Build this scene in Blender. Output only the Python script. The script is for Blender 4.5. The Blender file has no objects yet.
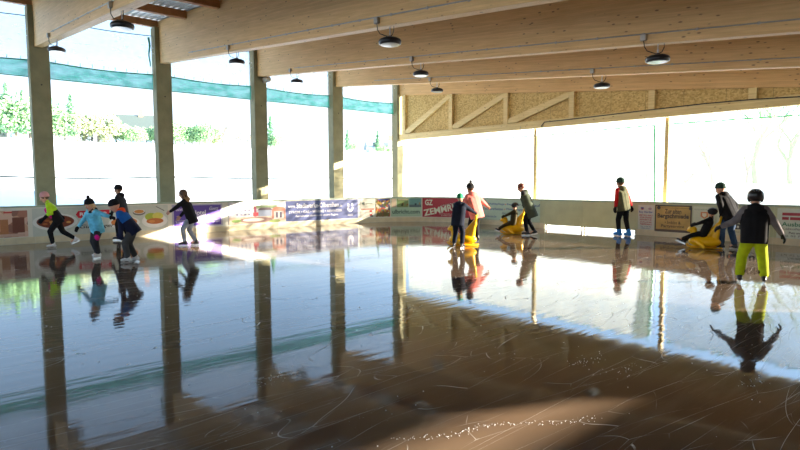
import bpy, bmesh, math, random
from mathutils import Vector, Matrix, Quaternion, noise
random.seed(7)
C = bpy.context.scene.collection
PI = math.pi
V = Vector

# ------------------------------------------------------------------ materials
MATS = {}
def srgb(r, g, b):
    def f(c):
        c /= 255.0
        return c/12.92 if c <= .04045 else ((c+.055)/1.055)**2.4
    return (f(r), f(g), f(b), 1)
class NT:
    def __init__(s, name):
        s.m = bpy.data.materials.new(name); s.m.use_nodes = True
        s.t = s.m.node_tree; s.n = s.t.nodes; s.l = s.t.links
        s.b = s.n['Principled BSDF']; s.out = s.n['Material Output']
    def add(s, typ, **kw):
        n = s.n.new(typ)
        for k, v in kw.items():
            if k.startswith('i_'):
                key = k[2:]
                key = int(key) if key.isdigit() else key.replace('_', ' ')
                n.inputs[key].default_value = v
            else: setattr(n, k, v)
        return n
    def link(s, a, b): s.l.new(a, b)
    def ramp(s, fac, stops):
        r = s.add('ShaderNodeValToRGB'); e = r.color_ramp.elements
        while len(e) < len(stops): e.new(.5)
        for x, (p, c) in zip(e, stops): x.position = p; x.color = c
        s.link(fac, r.inputs[0]); return r.outputs[0]
    def mixc(s, fac, a, b, blend='MIX'):
        n = s.add('ShaderNodeMix', data_type='RGBA', blend_type=blend)
        for sock, v in ((n.inputs[0], fac), (n.inputs[6], a), (n.inputs[7], b)):
            if hasattr(v, 'links'): s.link(v, sock)
            else: sock.default_value = v
        return n.outputs[2]
    def math(s, op, a, b=0.0, clamp=False):
        n = s.add('ShaderNodeMath', operation=op, use_clamp=clamp)
        for sock, v in ((n.inputs[0], a), (n.inputs[1], b)):
            if hasattr(v, 'links'): s.link(v, sock)
            else: sock.default_value = v
        return n.outputs[0]
    def coord(s, kind='Object', scale=(1, 1, 1), rot=(0, 0, 0)):
        tc = s.add('ShaderNodeTexCoord'); mp = s.add('ShaderNodeMapping')
        mp.inputs['Scale'].default_value = scale; mp.inputs['Rotation'].default_value = rot
        s.link(tc.outputs[kind], mp.inputs[0]); return mp.outputs[0]
    def noise(s, vec, scale, detail=3, rough=.5):
        n = s.add('ShaderNodeTexNoise'); n.inputs['Scale'].default_value = scale
        n.inputs['Detail'].default_value = detail; n.inputs['Roughness'].default_value = rough
        s.link(vec, n.inputs['Vector']); return n.outputs[0]
def mat(name, col, rough=.6, metal=0, var=.12, scale=12, bump=0, spec=.5, sheen=0):
    if name in MATS: return MATS[name]
    t = NT(name); c = t.coord()
    n = t.noise(c, scale, 4)
    lo = tuple(max(0, x*(1-var)) for x in col[:3])+(1,); hi = tuple(min(1, x*(1+var)) for x in col[:3])+(1,)
    t.link(t.ramp(n, [(.3, lo), (.7, hi)]), t.b.inputs['Base Color'])
    t.b.inputs['Roughness'].default_value = rough; t.b.inputs['Metallic'].default_value = metal
    t.b.inputs['Specular IOR Level'].default_value = spec
    if bump:
        b = t.add('ShaderNodeBump', i_Strength=bump, i_Distance=.02); t.link(n, b.inputs['Height']); t.link(b.outputs[0], t.b.inputs['Normal'])
    MATS[name] = t.m; return t.m

def mat_ice():
    t = NT('ice'); c = t.coord()
    base = t.ramp(t.noise(c, .35, 5), [(.3, (.10, .066, .042, 1)), (.75, (.155, .108, .072, 1))])
    # long skate scratches in several directions
    tot = None
    for ang, sx, sy, th in ((.12, .75, .14, .0022), (-.5, .65, .12, .0020), (.75, .7, .10, .0020), (1.5, .6, .10, .0018), (-1.15, .8, .13, .0022), (.3, 1.3, .10, .003)):
        v = t.coord(scale=(sx*2, sy*2, 1), rot=(0, 0, ang))
        w = t.add('ShaderNodeTexNoise', i_Scale=.8, i_Detail=1.0); t.link(v, w.inputs['Vector'])
        av = t.add('ShaderNodeVectorMath', operation='MULTIPLY_ADD'); t.link(w.outputs['Color'], av.inputs[0]); av.inputs[1].default_value = (1.1, 1.1, 0); t.link(v, av.inputs[2])
        vo = t.add('ShaderNodeTexVoronoi', feature='DISTANCE_TO_EDGE', i_Scale=1.6); t.link(av.outputs[0], vo.inputs['Vector'])
        line = t.math('LESS_THAN', vo.outputs['Distance'], th)
        msk = t.ramp(t.noise(v, 2.2, 2), [(.5, (0, 0, 0, 1)), (.62, (1, 1, 1, 1))])
        line = t.math('MULTIPLY', line, msk)
        tot = line if tot is None else t.math('MAXIMUM', tot, line)
    # fine speckle of shaved ice
    sp = t.add('ShaderNodeTexVoronoi', i_Scale=22.0); t.link(c, sp.inputs['Vector'])
    dot = t.math('LESS_THAN', sp.outputs['Distance'], .07)
    dm = t.ramp(t.noise(c, 1.3, 4), [(.56, (0, 0, 0, 1)), (.68, (1, 1, 1, 1))])
    dot = t.math('MULTIPLY', dot, dm)
    tot = t.math('MAXIMUM', tot, dot)
    # dull rubbed smears
    v = t.coord(scale=(1.2, .16, 1), rot=(0, 0, .25))
    smear = t.ramp(t.noise(v, 2.0, 6, .65), [(.5, (0, 0, 0, 1)), (.8, (1, 1, 1, 1))])
    col = t.mixc(t.math('MULTIPLY', smear, .35), base, (.26, .22, .18, 1))
    col = t.mixc(t.math('MULTIPLY', tot, .55), col, (.62, .60, .56, 1))
    t.link(col, t.b.inputs['Base Color'])
    r = t.math('ADD', .035, t.math('MULTIPLY', smear, .05)); r = t.math('ADD', r, t.math('MULTIPLY', tot, .35))
    t.link(r, t.b.inputs['Roughness'])
    t.b.inputs['IOR'].default_value = 1.31; t.b.inputs['Specular IOR Level'].default_value = .5
    v2 = t.coord(scale=(3.2, .35, 1), rot=(0, 0, .06))
    h = t.noise(v2, 2.2, 3, .5)
    b = t.add('ShaderNodeBump', i_Strength=.035, i_Distance=.05); t.link(h, b.inputs['Height']); t.link(b.outputs[0], t.b.inputs['Normal'])
    return t.m

def mat_glulam(name, c1, c2, knot):
    t = NT(name); c = t.coord()
    v = t.coord(scale=(.35, 6, 6))
    grain = t.noise(v, 3.0, 6, .6)
    col = t.ramp(grain, [(.3, c1), (.7, c2)])
    # lamella joints every 40 mm in height, tone per lamella
    sep = t.add('ShaderNodeSeparateXYZ'); t.link(c, sep.inputs[0])
    zz = t.math('DIVIDE', sep.outputs[2], .042); fr = t.math('FRACT', zz); fl = t.math('FLOOR', zz)
    wn = t.add('ShaderNodeTexWhiteNoise', noise_dimensions='1D'); t.link(fl, wn.inputs['W'])
    col = t.mixc(t.math('MULTIPLY', wn.outputs['Value'], .22), col, tuple(x*.72 for x in c1[:3])+(1,))
    jl = t.math('LESS_THAN', fr, .06)
    col = t.mixc(t.math('MULTIPLY', jl, .3), col, tuple(x*.5 for x in c1[:3])+(1,))
    kv = t.coord(scale=(3.2, 5, 8.5)); vo = t.add('ShaderNodeTexVoronoi', i_Scale=1.0); t.link(kv, vo.inputs['Vector'])
    kn = t.ramp(vo.outputs['Distance'], [(.08, (1, 1, 1, 1)), (.16, (0, 0, 0, 1))])
    col = t.mixc(t.math('MULTIPLY', kn, .85), col, knot)
    t.link(col, t.b.inputs['Base Color']); t.b.inputs['Roughness'].default_value = .55
    return t.m
def mat_concrete():
    t = NT('concrete'); c = t.coord()
    col = t.ramp(t.noise(c, 1.6, 7, .6), [(.3, srgb(122, 116, 86)), (.7, srgb(144, 139, 104))])
    vo = t.add('ShaderNodeTexVoronoi', i_Scale=18.0); t.link(c, vo.inputs['Vector'])
    pit = t.math('LESS_THAN', vo.outputs['Distance'], .08)
    col = t.mixc(t.math('MULTIPLY', pit, .4), col, srgb(80, 76, 66))
    t.link(col, t.b.inputs['Base Color']); t.b.inputs['Roughness'].default_value = .8
    return t.m
def mat_osb():
    t = NT('osb_board'); c = t.coord(scale=(1, 1, 1.4))
    vo = t.add('ShaderNodeTexVoronoi', i_Scale=16.0); t.link(c, vo.inputs['Vector'])
    col = t.ramp(vo.outputs['Color'], [(.1, srgb(178, 146, 84)), (.5, srgb(204, 172, 104)), (.9, srgb(222, 194, 128))])
    sep = t.add('ShaderNodeSeparateXYZ'); t.link(t.coord(), sep.inputs[0])
    j = t.math('LESS_THAN', t.math('FRACT', t.math('DIVIDE', sep.outputs[0], 1.25)), .012)
    col = t.mixc(t.math('MULTIPLY', j, .5), col, srgb(90, 70, 40))
    t.link(col, t.b.inputs['Base Color']); t.b.inputs['Roughness'].default_value = .75
    return t.m
def mat_net(name, col, cover, warp=0):
    t = NT(name); c = t.coord()
    tr = t.add('ShaderNodeBsdfTransparent'); tl = t.add('ShaderNodeBsdfTranslucent'); df = t.add('ShaderNodeBsdfDiffuse')
    tl.inputs[0].default_value = col; df.inputs[0].default_value = col
    m1 = t.add('ShaderNodeMixShader', i_0=.5); t.link(tl.outputs[0], m1.inputs[1]); t.link(df.outputs[0], m1.inputs[2])
    m2 = t.add('ShaderNodeMixShader'); t.link(tr.outputs[0], m2.inputs[1]); t.link(m1.outputs[0], m2.inputs[2])
    n = t.noise(t.coord(scale=(1, 1, 3)), 2.0, 3)
    f = t.ramp(n, [(.3, (cover*.85,)*3+(1,)), (.7, (min(1, cover*1.15),)*3+(1,))])
    t.link(f, m2.inputs[0]); t.link(m2.outputs[0], t.out.inputs[0])
    return t.m
def mat_snow():
    t = NT('snow'); c = t.coord()
    n = t.noise(c, .12, 8, .62)
    col = t.ramp(n, [(.3, (.80, .84, .86, 1)), (.7, (.9, .92, .92, 1))])
    g = t.ramp(t.noise(t.coord(scale=(1.5, .35, 1)), .35, 8, .7), [(.66, (0, 0, 0, 1)), (.72, (1, 1, 1, 1))])
    col = t.mixc(t.math('MULTIPLY', g, .5), col, (.42, .46, .30, 1))
    t.link(col, t.b.inputs['Base Color']); t.b.inputs['Roughness'].default_value = .8
    b = t.add('ShaderNodeBump', i_Strength=.5, i_Distance=.3); t.link(n, b.inputs['Height']); t.link(b.outputs[0], t.b.inputs['Normal'])
    return t.m
def mat_dots(name, bg, cols, scale):
    """printed photograph-like mottle of several colours"""
    t = NT(name); c = t.coord()
    vo = t.add('ShaderNodeTexVoronoi', i_Scale=scale); t.link(c, vo.inputs['Vector'])
    sep = t.add('ShaderNodeSeparateColor'); t.link(vo.outputs['Color'], sep.inputs[0])
    st = [(i/len(cols), k) for i, k in enumerate(cols)]
    r = t.add('ShaderNodeValToRGB'); r.color_ramp.interpolation = 'CONSTANT'; e = r.color_ramp.elements
    while len(e) < len(st): e.new(.5)
    for x, (p, k) in zip(e, st): x.position = p; x.color = k
    t.link(sep.outputs[0], r.inputs[0])
    t.link(t.mixc(.75, bg, r.outputs[0]), t.b.inputs['Base Color']); t.b.inputs['Roughness'].default_value = .35
    return t.m

ICE = mat_ice()
WOOD = mat_glulam('glulam_spruce', (.63, .375, .135, 1), (.83, .535, .225, 1), (.17, .075, .03, 1))
WOOD2 = mat_glulam('frame_timber', (.68, .50, .20, 1), (.86, .68, .32, 1), (.32, .17, .07, 1))
WOODB = mat('purlin_wood', srgb(176, 122, 74), .6, scale=6)
CONC = mat_concrete(); OSB = mat_osb(); SNOW = mat_snow()
NETW = mat_net('white_net', (.86, .90, .92, 1), .30)
NETB = mat_net('sheer_white_net', (.43, .47, .45, 1), .86)
NETR = mat_net('open_white_net', (.20, .22, .20, 1), .55)
NETG = mat_net('green_net_band', (.04, .36, .26, 1), .80)
GREEN = mat('green_cord', (.03, .30, .14, 1), .6)
STEEL = mat('steel', (.55, .56, .55, 1), .35, 1)
GALV = mat('galvanised', (.42, .39, .33, 1), .5, .6)
BLACK = mat('black_metal', (.012, .012, .014, 1), .35)
RUBBER = mat('black_rubber', (.02, .02, .02, 1), .7)
LENS = mat('lamp_lens', (.5, .52, .46, 1), .15)
ROOF = mat('roof_sheet', (.62, .62, .58, 1), .45, .3)
WHITE = mat('white_board', srgb(222, 220, 206), .35, var=.05, scale=2)
WHITE2 = mat('worn_board', srgb(188, 192, 152), .4, var=.10, scale=2)
KICK = mat('kick_strip', srgb(214, 202, 168), .4, var=.10, scale=4)
RAIL = mat('board_rail', srgb(150, 166, 142), .4, var=.08)

# ------------------------------------------------------------------ object helpers
def tag(o, label=None, cat=None, group=None, kind=None):
    if label: o['label'] = label
    if cat: o['category'] = cat
    if group: o['group'] = group
    if kind: o['kind'] = kind
    return o
def empty(name, loc=(0, 0, 0), rz=0, label=None, cat=None, group=None):
    o = bpy.data.objects.new(name, None); C.objects.link(o); o.empty_display_size = .1
    o.location = loc; o.rotation_euler = (0, 0, rz)
    return tag(o, label, cat, group)
class MB:
    def __init__(s): s.v = []; s.f = []; s.m = []; s.mats = []
    def _mi(s, m):
        if m not in s.mats: s.mats.append(m)
        return s.mats.index(m)
    def raw(s, vs, fs, m):
        k = len(s.v); mi = s._mi(m); s.v += [V(p) for p in vs]; s.f += [[i+k for i in f] for f in fs]; s.m += [mi]*len(fs); return s
    def box(s, x0, x1, y0, y1, z0, z1, m, M=None):
        vs = [V((x, y, z)) for z in (z0, z1) for y in (y0, y1) for x in (x0, x1)]
        if M: vs = [M @ p for p in vs]
        return s.raw(vs, [(0, 2, 3, 1), (4, 5, 7, 6), (0, 1, 5, 4), (2, 6, 7, 3), (0, 4, 6, 2), (1, 3, 7, 5)], m)
    def tube(s, pts, r, m, n=8, taper=None, cap=True):
        pts = [V(p) for p in pts]; rings = []
        ref = V((0, 0, 1))
        for i, p in enumerate(pts):
            d = (pts[min(i+1, len(pts)-1)]-pts[max(i-1, 0)]).normalized()
            a = d.cross(ref)
            if a.length < .05: a = d.cross(V((1, 0, 0)))
            a.normalize(); b = d.cross(a)
            rr = r if taper is None else r*(1+(taper-1)*i/(len(pts)-1))
            rings.append([p+(a*math.cos(2*PI*k/n)+b*math.sin(2*PI*k/n))*rr for k in range(n)])
        vs = [q for g in rings for q in g]; fs = []
        for i in range(len(pts)-1):
            for k in range(n): fs.append((i*n+k, i*n+(k+1) % n, (i+1)*n+(k+1) % n, (i+1)*n+k))
        if cap: fs += [tuple(range(n))[::-1], tuple((len(pts)-1)*n+k for k in range(n))]
        return s.raw(vs, fs, m)
    def lathe(s, prof, m, n=24, M=None):
        vs = []; fs = []
        for r, z in prof:
            for k in range(n): vs.append(V((r*math.cos(2*PI*k/n), r*math.sin(2*PI*k/n), z)))
        if M: vs = [M @ p for p in vs]
        for i in range(len(prof)-1):
            for k in range(n): fs.append((i*n+k, i*n+(k+1) % n, (i+1)*n+(k+1) % n, (i+1)*n+k))
        fs += [tuple(range(n))[::-1], tuple((len(prof)-1)*n+k for k in range(n))]
        return s.raw(vs, fs, m)
    def build(s, name, parent=None, smooth=False, bevel=0):
        me = bpy.data.meshes.new(name); me.from_pydata(s.v, [], s.f); me.update()
        for m in s.mats: me.materials.append(m)
        me.polygons.foreach_set('material_index', s.m)
        if smooth: me.polygons.foreach_set('use_smooth', [True]*len(me.polygons))
        o = bpy.data.objects.new(name, me); C.objects.link(o)
        if parent: o.parent = parent
        if bevel:
            b = o.modifiers.new('bevel', 'BEVEL'); b.width = bevel; b.segments = 2; b.limit_method = 'ANGLE'
        return o
def copy_tree(o, parent=None):
    c = o.copy(); C.objects.link(c); c.parent = parent
    for ch in list(o.children): copy_tree(ch, c)
    return c

# ---- implicit-like organic surfaces: union of tapered capsules, voxel remeshed
def cap(a, b, ra, rb=None, m=None): return ('c', V(a), V(b), ra, ra if rb is None else rb, m)
def ell(c, r, R=None, m=None): return ('e', V(c), R or Matrix.Identity(3), V(r), None, m)
def prim_mesh(bm, p, n=12):
    if p[0] == 'c':
        _, a, b, ra, rb, _m = p
        d = (b-a); L = d.length
        d = d/L if L > 1e-6 else V((0, 0, 1))
        u = d.cross(V((0, 0, 1)))
        if u.length < .05: u = d.cross(V((1, 0, 0)))
        u.normalize(); w = d.cross(u); rings = []
        st = [(a, ra, -math.cos(t)) for t in (0, .5, 1.05)]  # placeholders
        seq = []
        for t in (.0, .45, .9, 1.3, PI/2): seq.append((a-d*ra*math.cos(t), max(1e-4, ra*math.sin(t))))
        for t in (PI/2, 1.3, .9, .45, .0): seq.append((b+d*rb*math.cos(t), max(1e-4, rb*math.sin(t))))
        for c, r in seq: rings.append([bm.verts.new(c+(u*math.cos(2*PI*k/n)+w*math.sin(2*PI*k/n))*r) for k in range(n)])
        for i in range(len(rings)-1):
            for k in range(n): bm.faces.new((rings[i][k], rings[i][(k+1) % n], rings[i+1][(k+1) % n], rings[i+1][k]))
        bm.faces.new(rings[0][::-1]); bm.faces.new(rings[-1])
    else:
        _, c, R, r, _x, _m = p
        M = Matrix.Translation(c) @ R.to_4x4() @ Matrix.Diagonal((r.x, r.y, r.z, 1))
        bmesh.ops.create_icosphere(bm, subdivisions=3, radius=1, matrix=M)
def pdist(p, q):
    if p[0] == 'c':
        a, b = p[1], p[2]; ab = b-a; L = ab.length_squared
        t = 0 if L < 1e-9 else max(0, min(1, (q-a).dot(ab)/L))
        return (q-(a+ab*t)).length-(p[3]+(p[4]-p[3])*t)
    l = p[2].transposed() @ (q-p[1]); r = p[3]
    return (V((l.x/r.x, l.y/r.y, l.z/r.z)).length-1)*min(r)
def organic(name, prims, voxel, parent, default, smooth_it=3, cut=None, bias=.0, ncut=3, nobias=None):
    bm = bmesh.new()
    for p in prims: prim_mesh(bm, p)
    bmesh.ops.recalc_face_normals(bm, faces=bm.faces)
    me = bpy.data.meshes.new('src'); bm.to_mesh(me); bm.free()
    o = bpy.data.objects.new(name, me); C.objects.link(o)
    r = o.modifiers.new('r', 'REMESH'); r.mode = 'VOXEL'; r.voxel_size = voxel
    dg = bpy.context.evaluated_depsgraph_get(); dg.update()
    ev = o.evaluated_get(dg); nm = bpy.data.meshes.new_from_object(ev)
    o.modifiers.clear(); o.data = nm; bpy.data.meshes.remove(me)
    bm = bmesh.new(); bm.from_mesh(nm)
    for _ in range(smooth_it): bmesh.ops.smooth_vert(bm, verts=bm.verts, factor=.5, use_axis_x=True, use_axis_y=True, use_axis_z=True)
    if cut:
        for co, no in cut:
            sel = [f for f in bm.faces if (f.calc_center_median()-co).dot(no) > -.05 and min(range(len(prims)), key=lambda i: pdist(prims[i], f.calc_center_median())) < ncut]
            gv = list({v for f in sel for v in f.verts}); ge = list({e for f in sel for e in f.edges})
            g = bmesh.ops.bisect_plane(bm, geom=gv+ge+sel, plane_co=co, plane_no=no, clear_outer=True)
            ed = [e for e in g['geom_cut'] if isinstance(e, bmesh.types.BMEdge)]
            if ed:
                try: bmesh.ops.contextual_create(bm, geom=ed)
                except Exception: pass
    mats = [default]
    for p in prims:
        if p[5] and p[5] not in mats: mats.append(p[5])
    if len(mats) > 1:
        for f in bm.faces:
            q = f.calc_center_median(); best = min(prims, key=lambda p: pdist(p, q)-(bias if p[5] and p[5] != default and p[5] != nobias else 0))
            f.material_index = mats.index(best[5] or default)
    for f in bm.faces: f.smooth = True
    idx = [f.material_index for f in bm.faces]
    bm.to_mesh(nm); bm.free(); nm.name = name
    nm.materials.clear()
    for m in mats: nm.materials.append(m)
    nm.polygons.foreach_set('material_index', idx); nm.update()
    if parent: o.parent = parent
    return o

# ------------------------------------------------------------------ key dimensions
H_CAM = 1.8
XB, YB, HB, RC = -19.8, 18.43, 1.134, 3.5
XC, Y0, SP, ZC, SL = -21.56, 3.094, 3.9076, 6.194, .1034
LC = RC*PI/2
COLW, COLD = .56, .44
def beam_z(x): return ZC-SL*(x-XC)

# ------------------------------------------------------------------ camera
cam = bpy.data.cameras.new('camera'); co = bpy.data.objects.new('camera', cam); C.objects.link(co)
bpy.context.scene.camera = co
cam.sensor_width = 36; cam.lens = 557.8/800*36; cam.clip_end = 600
yaw, pit, roll = .8515, .0764, -.0029
fw = V((-math.sin(yaw)*math.cos(pit), math.cos(yaw)*math.cos(pit), -math.sin(pit)))
rt = V((math.cos(yaw), math.sin(yaw), 0)); up = rt.cross(fw)
r2 = rt*math.cos(roll)+up*math.sin(roll); u2 = r2.cross(fw)
co.matrix_world = Matrix(((r2.x, u2.x, -fw.x, 0), (r2.y, u2.y, -fw.y, 0), (r2.z, u2.z, -fw.z, H_CAM), (0, 0, 0, 1)))

# ------------------------------------------------------------------ floor and ground
def rounded_floor():
    mb = MB()
    xe, ys = 7.6, -9.5
    pts = [(XB, ys), (xe, ys), (xe, YB)]
    for k in range(13):
        t = PI/2*(1-k/12)
        pts.append((XB+RC-RC*math.cos(t), YB-RC+RC*math.sin(t)))
    mb.raw([(x, y, 0) for x, y in pts]+[(x, y, -.12) for x, y in pts],
           [tuple(range(len(pts))), tuple(range(len(pts), 2*len(pts)))[::-1]] +
           [(i, i+len(pts), (i+1) % len(pts)+len(pts), (i+1) % len(pts)) for i in range(len(pts))], ICE)
    return mb.build('floor')
tag(rounded_floor(), 'wet brown ice of the rink with skate scratches', kind='structure')
def sstep(a, b, x):
    t = max(0, min(1, (x-a)/(b-a))); return t*t*(3-2*t)
def ground_z(x, y):
    z = -.02
    dx = -x-23.5                       # beyond the left wall: a long snowy rise
    if dx > 0:
        z += 7.6*sstep(0, 66, dx)**.85
        z -= 2.5*sstep(52, 110, dx)
        z += .9*sstep(2, 6, dx)*(1-sstep(8, 22, dx))*sstep(9, 3, y)
    dy = y-20.2
    if dy > 0:
        k = 1-sstep(-16, 0, dx-7)
        z += k*(1.55*sstep(1.5, 6, dy)+.12*noise.noise(V((x*.4, y*.4, 3)))*sstep(1, 4, dy))
        z += k*sstep(12, 120, dy)*.9
    if dx > 1 or dy > 1: z += .18*noise.noise(V((x*.12, y*.12, 0)))*min(1, max(dx, dy)/10)
    return z
mb = MB(); xs = [-190+i*4 for i in range(35)]+[-52+i*1.5 for i in range(54)]+[30+i*6 for i in range(8)]
ys = [-60+i*4 for i in range(20)]+[18+i*1.2 for i in range(24)]+[48+i*5 for i in range(26)]
vs = [(x, y, ground_z(x, y)-.12 if (XB-.4 < x < 7.9 and -10 < y < YB+.4) else ground_z(x, y)) for y in ys for x in xs]
W = len(xs)
mb.raw(vs, [(j*W+i, j*W+i+1, (j+1)*W+i+1, (j+1)*W+i) for j in range(len(ys)-1) for i in range(W-1)], SNOW)
tag(mb.build('ground', smooth=True), 'snow covered field rising to a low crest behind the rink', kind='structure')

# ------------------------------------------------------------------ board path
def bp(s, z, o=0):
    """point on the board line: s along it (0 = start of the corner arc), o towards the ice"""
    if s < 0: return V((XB+o, YB-RC+s, z))
    if s < LC:
        t = s/RC; return V((XB+RC-(RC-o)*math.cos(t), YB-RC+(RC-o)*math.sin(t), z))
    return V((XB+RC+(s-LC), YB-o, z))
def slab(mb, s0, s1, z0, z1, o0, o1, m):
    n = 1
    if s1 > 0 and s0 < LC: n = max(1, int((s1-s0)/.2))
    ss = [s0+(s1-s0)*i/n for i in range(n+1)]
    vs = []; fs = []
    for s in ss: vs += [bp(s, z0, o0), bp(s, z0, o1), bp(s, z1, o1), bp(s, z1, o0)]
    for i in range(n):
        a = i*4
        for k in range(4): fs.append((a+k, a+(k+1) % 4, a+4+(k+1) % 4, a+4+k))
    fs += [(0, 3, 2, 1), (n*4, n*4+1, n*4+2, n*4+3)]
    mb.raw(vs, fs, m)
def flat(mb, pts, o, m):
    """thin printed shape on a banner; pts = (s, z)"""
    k = len(pts)
    mb.raw([bp(s, z, o) for s, z in pts], [tuple(range(k))], m)
def rect(s0, s1, z0, z1):
    n = max(1, int((s1-s0)/.25)); return [(s0+(s1-s0)*i/n, z0) for i in range(n+1)]+[(s1-(s1-s0)*i/n, z1) for i in range(n+1)]
def oval(s, z, rs, rz, n=24, a0=0, a1=2*PI): return [(s+rs*math.cos(a0+(a1-a0)*k/n), z+rz*math.sin(a0+(a1-a0)*k/n)) for k in range(n if a1-a0 > 6.2 else n+1)]

# panels of the boards
joints = [-14.93-8+2.03*i for i in range(0, 1)]
S_left = [0-2.03*i for i in range(12)][::-1]        # … to 0 at the corner arc
S_arc = [LC/3, 2*LC/3, LC]
S_back = [LC+1.9, LC+3.77, LC+5.39, LC+7.41, LC+9.4, LC+11.4, LC+13.4, LC+15.4, LC+17.4, LC+19.4, LC+21.4, LC+23.4]
S_all = S_left+S_arc+S_back
side_names = {}
for i in range(len(S_all)-1):
    s0, s1 = S_all[i]+.003, S_all[i+1]-.003
    left = s1 <= .01; arc = (not left) and s1 <= LC+.01
    gate = (not left) and (abs(S_all[i]-(LC+3.77)) < .05 or abs(S_all[i]-(LC+5.39)) < .05)
    root = empty('rink_board', bp((s0+s1)/2, 0, 0))
    inv = Matrix.Translation(-V(root.location))
    pm = WHITE if (left or arc) else WHITE2
    zb = .15 if gate else .0
    def part(nm, *a):
        m = MB(); slab(m, *a); m.v = [inv @ p for p in m.v]; return m.build(nm, root)
    part('panel', s0, s1, zb, HB-.05, -.05, 0, pm)
    part('top_rail', s0, s1, HB-.05, HB, -.075, .02, RAIL)
    if not gate: part('kick_strip', s0, s1, .005, .20, .0005, .014, KICK)
    m = MB()
    if not gate:
        for k in range(4):
            s = s0+(s1-s0)*(k+.5)/4
            c = bp(s, .14, .014); n = (bp(s, .14, .03)-c).normalized(); q = n.to_track_quat('Z', 'Y').to_matrix().to_4x4()
            m = MB(); m.lathe([(.012, 0), (.012, .004), (.006, .007)], STEEL, 8, inv @ Matrix.Translation(c) @ q); m.build('screw', root)
    else:
        for s in (s0+.05, s1-.05):
            m = MB(); slab(m, s-.03, s+.03, .0, HB-.05, -.10, -.05, GALV)
            m.v = [inv @ p for p in m.v]; m.build('gate_post', root)
    if left:
        L = 'white rink board panel below the left row of columns'
        G = 'white boards of the left side'
        k = round(s1/2.03)
        L = {0: 'white board panel with crest end of the blue banner, last before the rounded corner', -1: 'white board panel behind the middle of the blue banner',
             -2: 'white board panel behind the start of the blue banner and the printed arch', -3: 'white board panel behind the printed street view',
             -4: 'white board panel behind the violet hotel banner', -5: 'white board panel behind the schnitzel plate picture',
             -6: 'white board panel behind the red label of the food banner', -7: 'white board panel behind the dining room picture'}.get(k, 'white rink board panel left of the dining room picture')
        G = None if k >= -7 else 'left boards past the dining room picture'
    elif arc:
        k = round(s1/(LC/3)); G = None
        L = {1: 'curved corner board panel carrying the narrow white poster and crowd picture', 2: 'curved corner board panel behind the mint green banner', 3: 'curved corner board panel behind the slanted lettering of the red banner'}[k]
    else:
        k = i-(len(S_left)+len(S_arc)-1); G = None
        L = {0: 'straight back board panel at the start of the pale services banner', 1: 'back board panel behind the woman in the long dark coat',
             2: 'plain greenish gate panel with bright gap below, nearer the corner', 3: 'plain greenish gate panel with bright gap below, by the man with blue skates',
             4: 'back board panel behind the old smithy sign', 5: 'back board panel behind the faded crest poster', 6: 'back board panel behind the child in lime trousers'}.get(k, 'back board panel right of the child in lime trousers')
        if k > 6: G = 'back boards right of the lime trousers'
    tag(root, L, 'rink board', G)

# ------------------------------------------------------------------ lettering
def text_mesh(body, bold=0, shear=0):
    cu = bpy.data.curves.new('t', 'FONT'); cu.body = body; cu.size = 1; cu.offset = bold; cu.shear = shear; cu.resolution_u = 3
    o = bpy.data.objects.new('t', cu); C.objects.link(o)
    dg = bpy.context.evaluated_depsgraph_get(); dg.update()
    me = bpy.data.meshes.new_from_object(o.evaluated_get(dg))
    vs = [v.co.copy() for v in me.vertices]; fs = [tuple(p.vertices) for p in me.polygons]
    bpy.data.objects.remove(o); bpy.data.curves.remove(cu); bpy.data.meshes.remove(me)
    return vs, fs
def lettering(parent, body, s, z, w, h, m, o=.016, bold=0, shear=0, rot=0, align='C'):
    """text of width w and height h centred on (s, z) (or starting at s)"""
    vs, fs = text_mesh(body, bold, shear)
    x0 = min(v.x for v in vs); x1 = max(v.x for v in vs); y0 = min(v.y for v in vs); y1 = max(v.y for v in vs)
    mb = MB(); out = []
    for v in vs:
        a = ((v.x-x0)/(x1-x0)-.5)*w; b = ((v.y-y0)/(y1-y0)-.5)*h
        a, b = a*math.cos(rot)-b*math.sin(rot), a*math.sin(rot)+b*math.cos(rot)
        out.append(bp(s+a, z+b, o)-V(parent.location))
    mb.raw(out, fs, m); return mb.build('lettering', parent)
def banner(s0, s1, z0, z1, m, label, cat='advertising banner', name='advertising_banner'):
    mb = MB(); slab(mb, s0, s1, z0, z1, .002, .012, m)
    c = bp((s0+s1)/2, z0, .007); mb.v = [p-c for p in mb.v]
    root = empty(name, c, 0, label, cat); mb.build('sheet', root); return root
def shapes(root, name, lst, o=.0135):
    mb = MB()
    for k, (pts, m) in enumerate(lst): flat(mb, pts, o+.0006*k, m)
    mb.v = [p-V(root.location) for p in mb.v]; return mb.build(name, root)
def col(r, g, b): 
    return mat('print_%d_%d_%d' % (r, g, b), srgb(r, g, b), .4, var=.04)
S_OF_Y = lambda y: y-(YB-RC)
S_OF_X = lambda x: x-(XB+RC)+LC
# a: dining room picture
b = banner(S_OF_Y(.15), S_OF_Y(2.58), .22, 1.0, mat_dots('dining_picture', srgb(196, 160, 140), [srgb(160, 100, 80), srgb(206, 160, 130), srgb(226, 190, 168), srgb(120, 70, 60)], 5), 'brownish picture banner of a dining room at the left edge of the boards')
s = S_OF_Y(.2)
shapes(b, 'picture', [(rect(s+1.0, s+1.9, .3, .75), col(178, 120, 80)), (rect(s+1.1, s+1.3, .45, .9), col(226, 180, 140)), (rect(s+1.5, s+1.7, .4, .85), col(230, 196, 160)),
    (rect(s+2.0, s+2.3, .35, .8), col(120, 74, 60)), (rect(s+.8, s+2.3, .24, .32), col(206, 170, 150)), (rect(s+1.2, s+1.45, .92, .97), col(190, 40, 40)), (rect(s+.3, s+.8, .3, .7), col(170, 110, 90)), (rect(s+1.8, s+2.0, .93, .97), col(190, 40, 40))])
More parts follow.
